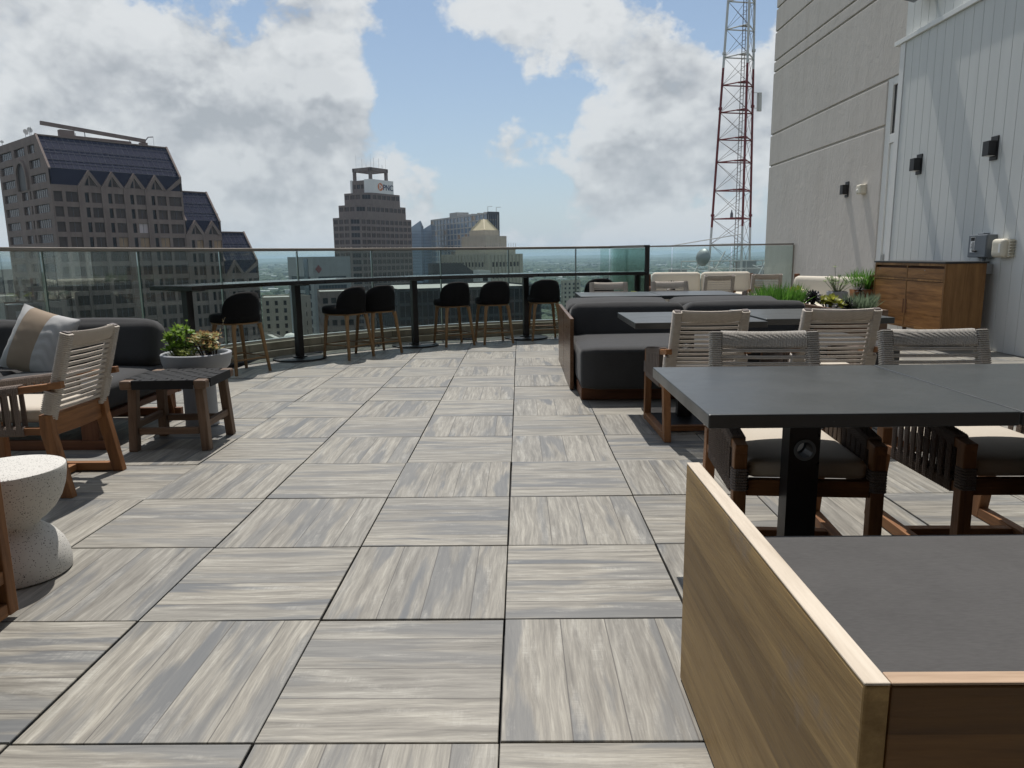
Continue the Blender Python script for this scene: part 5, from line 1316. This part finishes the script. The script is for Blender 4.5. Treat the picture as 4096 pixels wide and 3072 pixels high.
# the building with the gold pyramid roof
c = at(1938, 920, 430); pyr = thing('pyramid_building', 'tan stone office building topped by a small gold pyramid roof and an oval emblem', 'building', (c.x, c.y, ZG)); o = Matrix.Translation((-c.x, -c.y, -ZG))
dU, dV = az(44), az(-46); c = flat(c); N1 = Vector((dU.y, -dU.x, 0)); N2 = -dU
def blk(px_c, y_t, px_r, px_l, zb, name='wall', mat='tan_stone', shift=0.0):
    cc = at(px_c, y_t, 430 - shift); zt = cc.z; a = reach(cc, dU, px_r, zt); b = reach(cc, dV, px_l, zt); cc = flat(cc); q = [cc, cc + dU * a, cc + dU * a + dV * b, cc + dV * b]
    MB().loft([[p + UP * zb for p in q], [p + UP * zt for p in q]]).xf(o).build(name, M[mat], pyr); return q, zt, a, b
q, zt, a, b = blk(1938, 920, 1995, 1877, zat(1938, 1000, 430))
top = sum(q, Vector()) / 4; zp = zat(1936, 886, 430) + 1.5
ins = [p.lerp(top, .10) for p in q]
MB().loft([[p + UP * (zt + .02) for p in ins], [p.lerp(top, .80) + UP * zp for p in q]]).xf(o).build('pyramid_roof', M['gold_roof'], pyr)
mb = MB()
for p in ins: mb.bar(p + UP * (zt + .1), (q[ins.index(p)].lerp(top, .80)) + UP * (zp + .1), .6)
mb.xf(o).build('roof_ribs', M['gold_roof'], pyr)
e_c = q[0].lerp(q[3], .62) + N2 * .2 + UP * zat(1908, 966, 430)
mb = MB()
ov = lambda s1, s2, d: [e_c + (dV * math.cos(k * math.pi / 14) * s1 + UP * math.sin(k * math.pi / 14) * s2) + N2 * d for k in range(28)]
mb.loft([ov(2.3, 2.3, -.1), ov(2.3, 2.3, .35)]); em = mb.xf(o).build('oval_emblem', M['concrete_slab'], pyr)
mb = MB(); mb.loft([ov(1.9, 1.95, .36), ov(1.9, 1.95, .45)]); em2 = mb.xf(o).build('oval_field', M['granite_grey'], em)
mb = MB(); mb.loft([[e_c + dV * x + UP * z + N2 * d for x, z in ((-.8, -1.3), (.5, -1.3), (.9, .3), (.2, 1.3), (-.9, .5))] for d in (.46, .55)]); mb.xf(o).build('emblem_figure', M['white_stone'], em)
q2, z2, a2, b2 = blk(1941, 943, 2026, 1846, zat(1941, 1000, 430), shift=8)
# open podium frame and the wide slab below
q3, z3, a3, b3 = blk(1941, 990, 2062, 1822, zat(1941, 1020, 430), shift=14)
mb = MB()
for k in range(14): p = q3[0].lerp(q3[1], k / 13); mb.bar(p + UP * z3, p + UP * (z3 + 2.6), .18); p = q3[0].lerp(q3[3], k / 13); mb.bar(p + UP * z3, p + UP * (z3 + (1.2)), .18)
mb.xf(o).build('roof_rails', M['concrete_slab'], pyr)
cc = at(1950, 1016, 410); a3 = reach(cc, dU, 2091, cc.z); b3 = reach(cc, dV, 1760, cc.z); zt = cc.z; cc = flat(cc); mb = MB(); wins = []
def prow(L): 
    r_ = []; z = zt - 4.6; n = int(L / 2.6)
    while z - 2.6 > ZG: r_.append((z - 2.6, z, [(i * L / n + .45, i * L / n + L / n - .45, 'dark_window') for i in range(1, n - 1)])); z -= 6.6
    return r_
facade(mb, wins, cc, dU, N1, a3, ZG, zt, prow(a3), .5); facade(mb, wins, cc, dV, N2, b3, ZG, zt, prow(b3), .5)
q = [cc, cc + dU * a3, cc + dU * a3 + dV * b3, cc + dV * b3]; mb.add([p + UP * (zt - .02) for p in q], [(0, 1, 2, 3)])
n = int(a3 / 2.6)
for i in range(n): p = cc + dU * (i * a3 / n) + N1 * .25; mb.bar(p + UP * ZG, p + UP * (zt - .6), .6, .5, side=tuple(dU))
n = int(b3 / 2.6)
for i in range(n): p = cc + dV * (i * b3 / n) + N2 * .25; mb.bar(p + UP * ZG, p + UP * (zt - .6), .6, .5, side=tuple(dV))
mb.xf(o).build('wall', M['tan_stone'], pyr); shift_windows(wins, pyr, o)
# nearer, lower blocks seen through the glass
k1, c, dU, dV, lu, lv, zt = corner_office('office_building', 'grey panelled office tower with dark blue glass strips behind the bar counter', 1249, 1027, 330, 52, 1400, 1149, wall='grey_panel', win='blue_window', fh=3.9, wh=2.5, top=9, bay=26, wf=.78)
o = Matrix.Translation((-c.x, -c.y, -ZG)); c = flat(c); N2 = -dU
mb = MB(); mb.loft([[c + dV * r_ + N2 * d + UP * z for r_, z in ((5.5, ZG), (10.5, ZG), (10.5, zt - .8), (5.5, zt - .8))] for d in (.05, .25)]); mb.xf(o).build('glass_strip', M['blue_window'], k1)
N1 = Vector((dU.y, -dU.x, 0)); mb = MB(); e_c = c + dU * 2.5 + N1 * .3 + UP * (zt - 5.6)
mb.loft([[e_c + dU * x + UP * z + N1 * d for x, z in ((-1.6, 0), (0, -1.9), (1.6, 0), (0, 1.9))] for d in (0, .2)]); mb.xf(o).build('diamond_emblem', M['red_paint'], k1)
corner_office('apartment_block', 'tan apartment block with rows of small windows beyond the lone bar stool', 1046, 1190, 300, 72, 1160, None, wall='tan_stone', win='dark_window', fh=3.2, wh=1.9, top=1.5, bay=4.2, wf=.34)
corner_office('office_building', 'plain tan slab with a single column of windows behind the second counter pedestal', 1205, 1183, 262, 58, 1241, 1178, wall='pale_stone', win='dark_window', fh=3.3, wh=1.7, top=2.5, bay=12, wf=.12)
corner_office('office_building', 'beige office block with paired dark windows right below the bank tower', 1278, 1166, 240, 72, 1420, None, wall='granite', win='dark_window', fh=3.7, wh=1.9, top=2.2, bay=3.0, wf=.62)
corner_office('glass_office', 'broad dark glass office block low behind the bar stools', 1590, 1156, 215, 70, 2165, 1500, wall='dark_panel', win='dark_window', fh=4.2, wh=3.4, top=.9, bay=3.4, wf=.9, depth=.12)
g2, c, dU, dV, lu, lv, zt = corner_office('windowless_block', 'dark windowless block with a slanted right shoulder before the pyramid building', 1730, 1055, 320, 76, 1850, 1712, wall='dark_panel', win='dark_window', fh=40, wh=1, top=60, bay=20, wf=.2)
o = Matrix.Translation((-c.x, -c.y, -ZG)); c = flat(c) + dU * lu; N1 = Vector((dU.y, -dU.x, 0))
MB().loft([[c + d + UP * z + dU * x for x, z in ((.02, ZG), (9, ZG), (9, zt - 6.5), (.02, zt - .2))] for d in (dV * .1, dV * 12)]).xf(o).build('shoulder', M['dark_panel'], g2)
corner_office('low_building', 'low building with a bright white roof edge beside the dark windowless block', 1920, 1082, 300, 76, 1962, 1893, wall='white_stone', win='dark_window', fh=3.8, wh=1.4, top=3, bay=4, wf=.6)
corner_office('hospital_slab', 'beige slab building with small square windows right of the sixth bar stool', 2252, 1122, 620, 64, 2322, 2244, wall='tan_stone', win='dark_window', fh=3.7, wh=1.8, top=2.2, bay=4.4, wf=.45)
corner_office('apartment_block', 'slim beige high-rise in the haze left of the green glass panel', 2420, 1104, 760, 66, 2440, 2410, wall='pale_stone', win='dark_window', fh=3.5, wh=1.6, top=2, bay=4.5, wf=.4)
corner_office('office_building', 'pillared grey building left of the granite tower', -60, 1080, 420, 53, 90, None, wall='concrete_slab', win='blue_window', fh=30, wh=22, top=6, bay=4.2, wf=.6)
corner_office('low_building', 'white building with small windows at the left edge of the photo', -60, 1187, 235, 53, 66, None, wall='white_stone', win='dark_window', fh=4.2, wh=2.6, top=4.5, bay=4.2, wf=.5)
corner_office('brick_building', 'brown brick building with white framed windows at the foot of the granite tower', 24, 1222, 200, 53, 130, None, wall='brick_stone', win='pale_window', fh=3.2, wh=1.9, top=1.6, bay=4.5, wf=.42)
rb = corner_office('low_building', 'low rooftop with small domed vents below the lone bar stool', 1098, 1352, 150, 60, 1140, 1050, wall='pale_stone', win='dark_window', fh=4, wh=2, top=2, bay=4, wf=.5)
b_, c = rb[0], rb[1]; mb = MB(); mb.lathe([(1.6, 0), (1.5, .5), (1.0, 1.0), (.02, 1.25)], 16, (0, 0, 0)); mb.xf(Matrix.Translation((2.5, 3, c.z - ZG - .5))); mb.build('roof_dome', M['white_stone'], b_, smooth=True)

# ---------------------------------------------------------------- lattice radio mast on the next roof
TD = 100.0
def tpt(px, py): return at(px, py, TD)
zb = zat(2900, 1088, TD)
bl = tpt(2836, 1060); br = tpt(2998, 1060); tl = tpt(2913, 0); trr = tpt(3019, 0)
def leg_at(f, i): return None
ma = thing('radio_mast', 'tall red and white lattice radio mast rising beyond the far railing', 'mast', (0, 0, 0))
cen_b = flat((bl + br) / 2); wb = (br - bl).length; wt = (trr - tl).length; zt = (tl.z + trr.z) / 2; z0 = bl.z
cen_t = cen_b
# three legs: left and right a little behind, the third nearer
def legp(i, z):
    f = (z - z0) / (zt - z0); w_ = wb + (wt - wb) * f; s_ = w_ / 1.0
    cx = flat(bl.lerp(tl, f)).lerp(flat(br.lerp(trr, f)), .5)
    r3 = _rt; fwd = _hf
    off = ((-.5, .0), (.57, .22), (.10, -.62))[i]
    return cx + r3 * (off[0] * s_) + fwd * (off[1] * s_) + UP * z
ZT = zt + 22
lv_px = [977, 876, 764, 650, 559.7, 451, 342, 231, 118.7, 6]
lv = [zb] + [zat(2880, y, TD) for y in lv_px]
while lv[-1] < ZT - 4: lv.append(lv[-1] + (lv[-1] - lv[-2]))
ma.location = (cen_b.x, cen_b.y, zb); o = Matrix.Translation((-cen_b.x, -cen_b.y, -zb))
zr0, zr1 = zat(2843, 910, TD), zat(2895, 272, TD)
for i in range(3):
    for z_a, z_b, mt in ((zb, zr0, 'faded_white'), (zr0, zr1, 'red_paint'), (zr1, ZT, 'faded_white')):
        mb = MB(); mb.tube([legp(i, z_a), legp(i, z_b)], .16, 8); mb.xf(o).build('leg', M[mt], ma, smooth='auto')
for z_, i in ((zat(2843, 862, TD), 0), (zat(2840, 862, TD), 1), (zat(2880, 435, TD), 0), (zat(3010, 420, TD), 1), (zat(2895, 214, TD), 0), (zat(3014, 195, TD), 1)):
    mb = MB(); mb.tube([legp(i, z_ - .15), legp(i, z_ + .15)], .26, 8); mb.xf(o).build('flange', M['red_paint'] if zr0 < z_ < zr1 else M['faded_white'], ma)
for k, z in enumerate(lv):
    mt = M['red_paint'] if zr0 < z < zr1 else M['faded_white']
    if k == 0: continue
    mb = MB()
    for i in range(3): mb.tube([legp(i, z), legp((i + 1) % 3, z)], .085, 6)
    m_ = (legp(0, z) + legp(2, z)) / 2; n_ = (legp(1, z) + legp(2, z)) / 2; mb.tube([m_.lerp(legp(2, z), .3), n_.lerp(legp(2, z), .3)], .12, 6)
    mb.xf(o).build('ring_brace', mt, ma)
wire = MB()
for a_, b_2 in zip(lv[:-1], lv[1:]):
    for i in range(3):
        j = (i + 1) % 3; wire.tube([legp(i, a_), legp(j, b_2)], .026, 4); wire.tube([legp(j, a_), legp(i, b_2)], .026, 4)
wire.xf(o).build('cross_bracing', M['granite_grey'], ma)
mb = MB(); lad = lambda z, dx: (legp(2, z) + legp(0, z) * .22) / 1.22 + _rt * dx
mb.tube([lad(zb, -.2), lad(ZT, -.2)], .05, 5); mb.tube([lad(zb, .2), lad(ZT, .2)], .05, 5)
z = zb
while z < ZT: mb.bar(lad(z, -.2), lad(z, .2), .04); z += .45
mb.xf(o).build('ladder', M['granite_grey'], ma)
mb = MB(); p0 = legp(1, zat(3020, 440, TD)); p1 = legp(1, zat(3020, 365, TD)); mb.bar(p0 + _rt * .95, p1 + _rt * .95, .42, .3); mb.bar(p0 + _rt * .62, p1 + _rt * .62, .12); mb.bar(p0 + UP * .4, p0 + UP * .4 + _rt * 1.0, .06); mb.bar(p1, p1 + _rt * 1.0, .06); mb.xf(o).build('panel_antenna', M['white_stone'], ma)
mb = MB(); pz = zat(2925, 872, TD); p = legp(0, pz).lerp(legp(1, pz), .5); mb.lathe([(.2, 0), (.2, .6), (.1, .85), (.06, 1.1), (.02, 1.15)], 10, p); mb.xf(o).build('beacon', M['mullion'], ma)
dd = thing('dish_antenna', 'large grey covered dish antenna low on the mast behind the far railing', 'dish antenna', tuple(at(2817, 1030, 92)))
mb = MB(); mb.lathe([(.02, 0), (.6, .01), (1.05, .06), (1.12, .16), (1.05, .34), (.8, .62), (.4, .86), (.02, .93)], 28); mb.xf(Matrix.Rotation(R(-58), 4, 'Z') @ Matrix.Rotation(R(84), 4, 'X')); mb.build('radome', M['galvanised'], dd, smooth=True)
MB().tube([(0, 0, 0), (.9, 1.3, -.2)], .12, 8).build('mount_arm', M['faded_white'], dd)
rf = thing('mast_platform_building', 'flat roofed building with white pipe frames carrying the radio mast', 'building', (cen_b.x, cen_b.y, ZG)); oo = Matrix.Translation((-cen_b.x, -cen_b.y, -ZG))
B0 = cen_b
def rel(x, y, z): return B0 + _rt * x + _hf * y + UP * z
q = [(-10.5, -9), (26, -9), (26, 16), (-10.5, 16)]
MB().loft([[rel(x, y, ZG) for x, y in q], [rel(x, y, zb - .9) for x, y in q]]).xf(oo).build('wall', M['pale_stone'], rf)
MB().loft([[rel(x, y, zb - .898) for x, y in q], [rel(x * .98, y * .98, zb - .6) for x, y in q]]).xf(oo).build('roof', M['roof_gravel'], rf)
mb = MB(); zz = zb - .62
for i in range(9):
    x = -8 + i * 2.1; mb.tube([rel(x, -6, zz), rel(x, -6, zz + 2.2)], .07, 5)
mb.tube([rel(-8, -6, zz + 2.2), rel(8.8, -6, zz + 2.2)], .08, 5); mb.tube([rel(-8, -6, zz + 1.2), rel(8.8, -6, zz + 1.2)], .06, 5)
for x in (-7, -4.5, 1.5, 4): mb.tube([rel(x, -7, zz), rel(x + 2.4, -5, zz + 3.4)], .09, 5); mb.tube([rel(x + 3, -7, zz + .2), rel(x, -5, zz + 1.6)], .07, 5)
mb.tube([rel(-9, -4, zz + 4.2), rel(0, -5, zz + 5.6)], .07, 5)
mb.xf(oo).build('pipe_frame', M['faded_white'], rf)
mb = MB()
for x, y, w_, h in ((6.5, -6, 3.2, 1.5), (-9, -5, 2, 1.2), (.5, -3, 2.2, 2.1), (2.5, 2, 4, 1.4)): mb.loft([[rel(x + a * w_, y + b * 2, zz) for a, b in ((0, 0), (1, 0), (1, 1), (0, 1))], [rel(x + a * w_, y + b * 2, zz + h) for a, b in ((0, 0), (1, 0), (1, 1), (0, 1))]])
mb.xf(oo).build('roof_units', M['galvanised'], rf)

# ---------------------------------------------------------------- the plain, its woods and scattered roofs
def ground_mat():
    m, t = material('plain_ground'); v = t.coord('Object', (1, 1, 1))
    a = t.noise(v, .0016, 6, .6); b = t.noise(v, .012, 5, .65); c = t.noise(v, .05, 3, .6)
    col = t.ramp(t.math('ADD', t.math('MULTIPLY', a, .55), t.math('ADD', t.math('MULTIPLY', b, .35), t.math('MULTIPLY', c, .1))), [(.36, (.030, .048, .024)), (.5, (.048, .066, .034)), (.60, (.11, .11, .085)), (.72, (.22, .21, .19))])
    t.finish(col, .95, None, 0, .1); return m
gp = MB(); gp.add([(-30000, -3000, ZG), (30000, -3000, ZG), (30000, 40000, ZG), (-30000, 40000, ZG)], [(0, 1, 2, 3)])
struct(gp.build('city_ground', ground_mat()))
leaf_mat('wood_canopy', (.020, .036, .016), (.050, .075, .030), .0, None, .9)
leaf_mat('far_roof', (.20, .19, .18), (.72, .71, .69), .0, None, .7)
rt_ = random.Random(9)
mb = MB()
def clump(p, r, h):
    n = 7; o_ = len(mb.v); a0 = rt_.uniform(0, 6)
    prof = [(1.0, .15), (1.08, .45), (.72, .85)]
    for rr, zz in prof:
        for k in range(n):
            a = a0 + 2 * math.pi * k / n; q = rt_.uniform(.75, 1.2); mb.v.append((p.x + r * rr * q * math.cos(a), p.y + r * rr * q * math.sin(a), ZG + h * zz * rt_.uniform(.85, 1.15)))
    mb.v.append((p.x, p.y, ZG + h))
    for l in range(2):
        for k in range(n): mb.f.append((o_ + l * n + k, o_ + l * n + (k + 1) % n, o_ + (l + 1) * n + (k + 1) % n, o_ + (l + 1) * n + k))
    for k in range(n): mb.f.append((o_ + 2 * n + k, o_ + 2 * n + (k + 1) % n, o_ + 3 * n))
import mathutils.noise as mn
cnt = 0
while cnt < 15000:
    d = 330 * math.exp(rt_.random() ** .8 * math.log(11000 / 330)); a = rt_.uniform(-38, 24)
    p = CAM + Vector((math.sin(R(a)) * d, math.cos(R(a)) * d, 0))
    if mn.noise(Vector((p.x * .0035, p.y * .0035, 1))) < -.12 and rt_.random() < .8: continue
    if d < 500 and rt_.random() < .4: continue
    s_ = 1 + d / 1700; clump(p, rt_.uniform(4, 9) * s_, rt_.uniform(7, 14) * (1 + d / 9000)); cnt += 1
stuff(mb.build('far_woods', M['wood_canopy']))
o_ = bpy.data.objects['far_woods']; o_['label'] = 'dark green tree cover of the plain fading to the horizon'; o_['category'] = 'woods'
mb = MB()
for k in range(2600):
    d = 380 * math.exp(rt_.random() * math.log(9000 / 380)); a = rt_.uniform(-38, 24); p = CAM + Vector((math.sin(R(a)) * d, math.cos(R(a)) * d, 0))
    if mn.noise(Vector((p.x * .0018, p.y * .0018, 7))) < .02: continue
    A = Matrix.Translation((p.x, p.y, ZG)) @ Matrix.Rotation(rt_.choice((.3, .55, 1.1, 1.87)), 4, 'Z'); s_ = 1 + d / 2600
    w_, l_, h = rt_.uniform(8, 22) * s_, rt_.uniform(10, 34) * s_, rt_.uniform(5, 13) * (1 + d / 9000)
    mb.box(-w_ / 2, w_ / 2, -l_ / 2, l_ / 2, 0, h, A)
o_ = mb.build('far_roofs', M['far_roof']); stuff(o_); o_['label'] = 'countless pale low roofs scattered through the distant trees'; o_['category'] = 'buildings'
hl = MB(); n = 90
for k in range(n + 1):
    a = R(-40 + 66 * k / n); d = 15500; h = 30 + 55 * (mn.noise(Vector((k * .11, 0, 3))) + .6 * mn.noise(Vector((k * .37, 5, 3))) + .5)
    for dd_, hh in ((-2500, 0), (0, max(8, h)), (2500, 0)): hl.v.append((CAM.x + math.sin(a) * (d + dd_), CAM.y + math.cos(a) * (d + dd_), ZG + hh - (1 if hh == 0 else 0)))
for k in range(n):
    for j in (0, 1): a = k * 3 + j; hl.f.append((a, a + 1, a + 4, a + 3))
struct(hl.build('distant_hills', M['wood_canopy'], smooth=True))
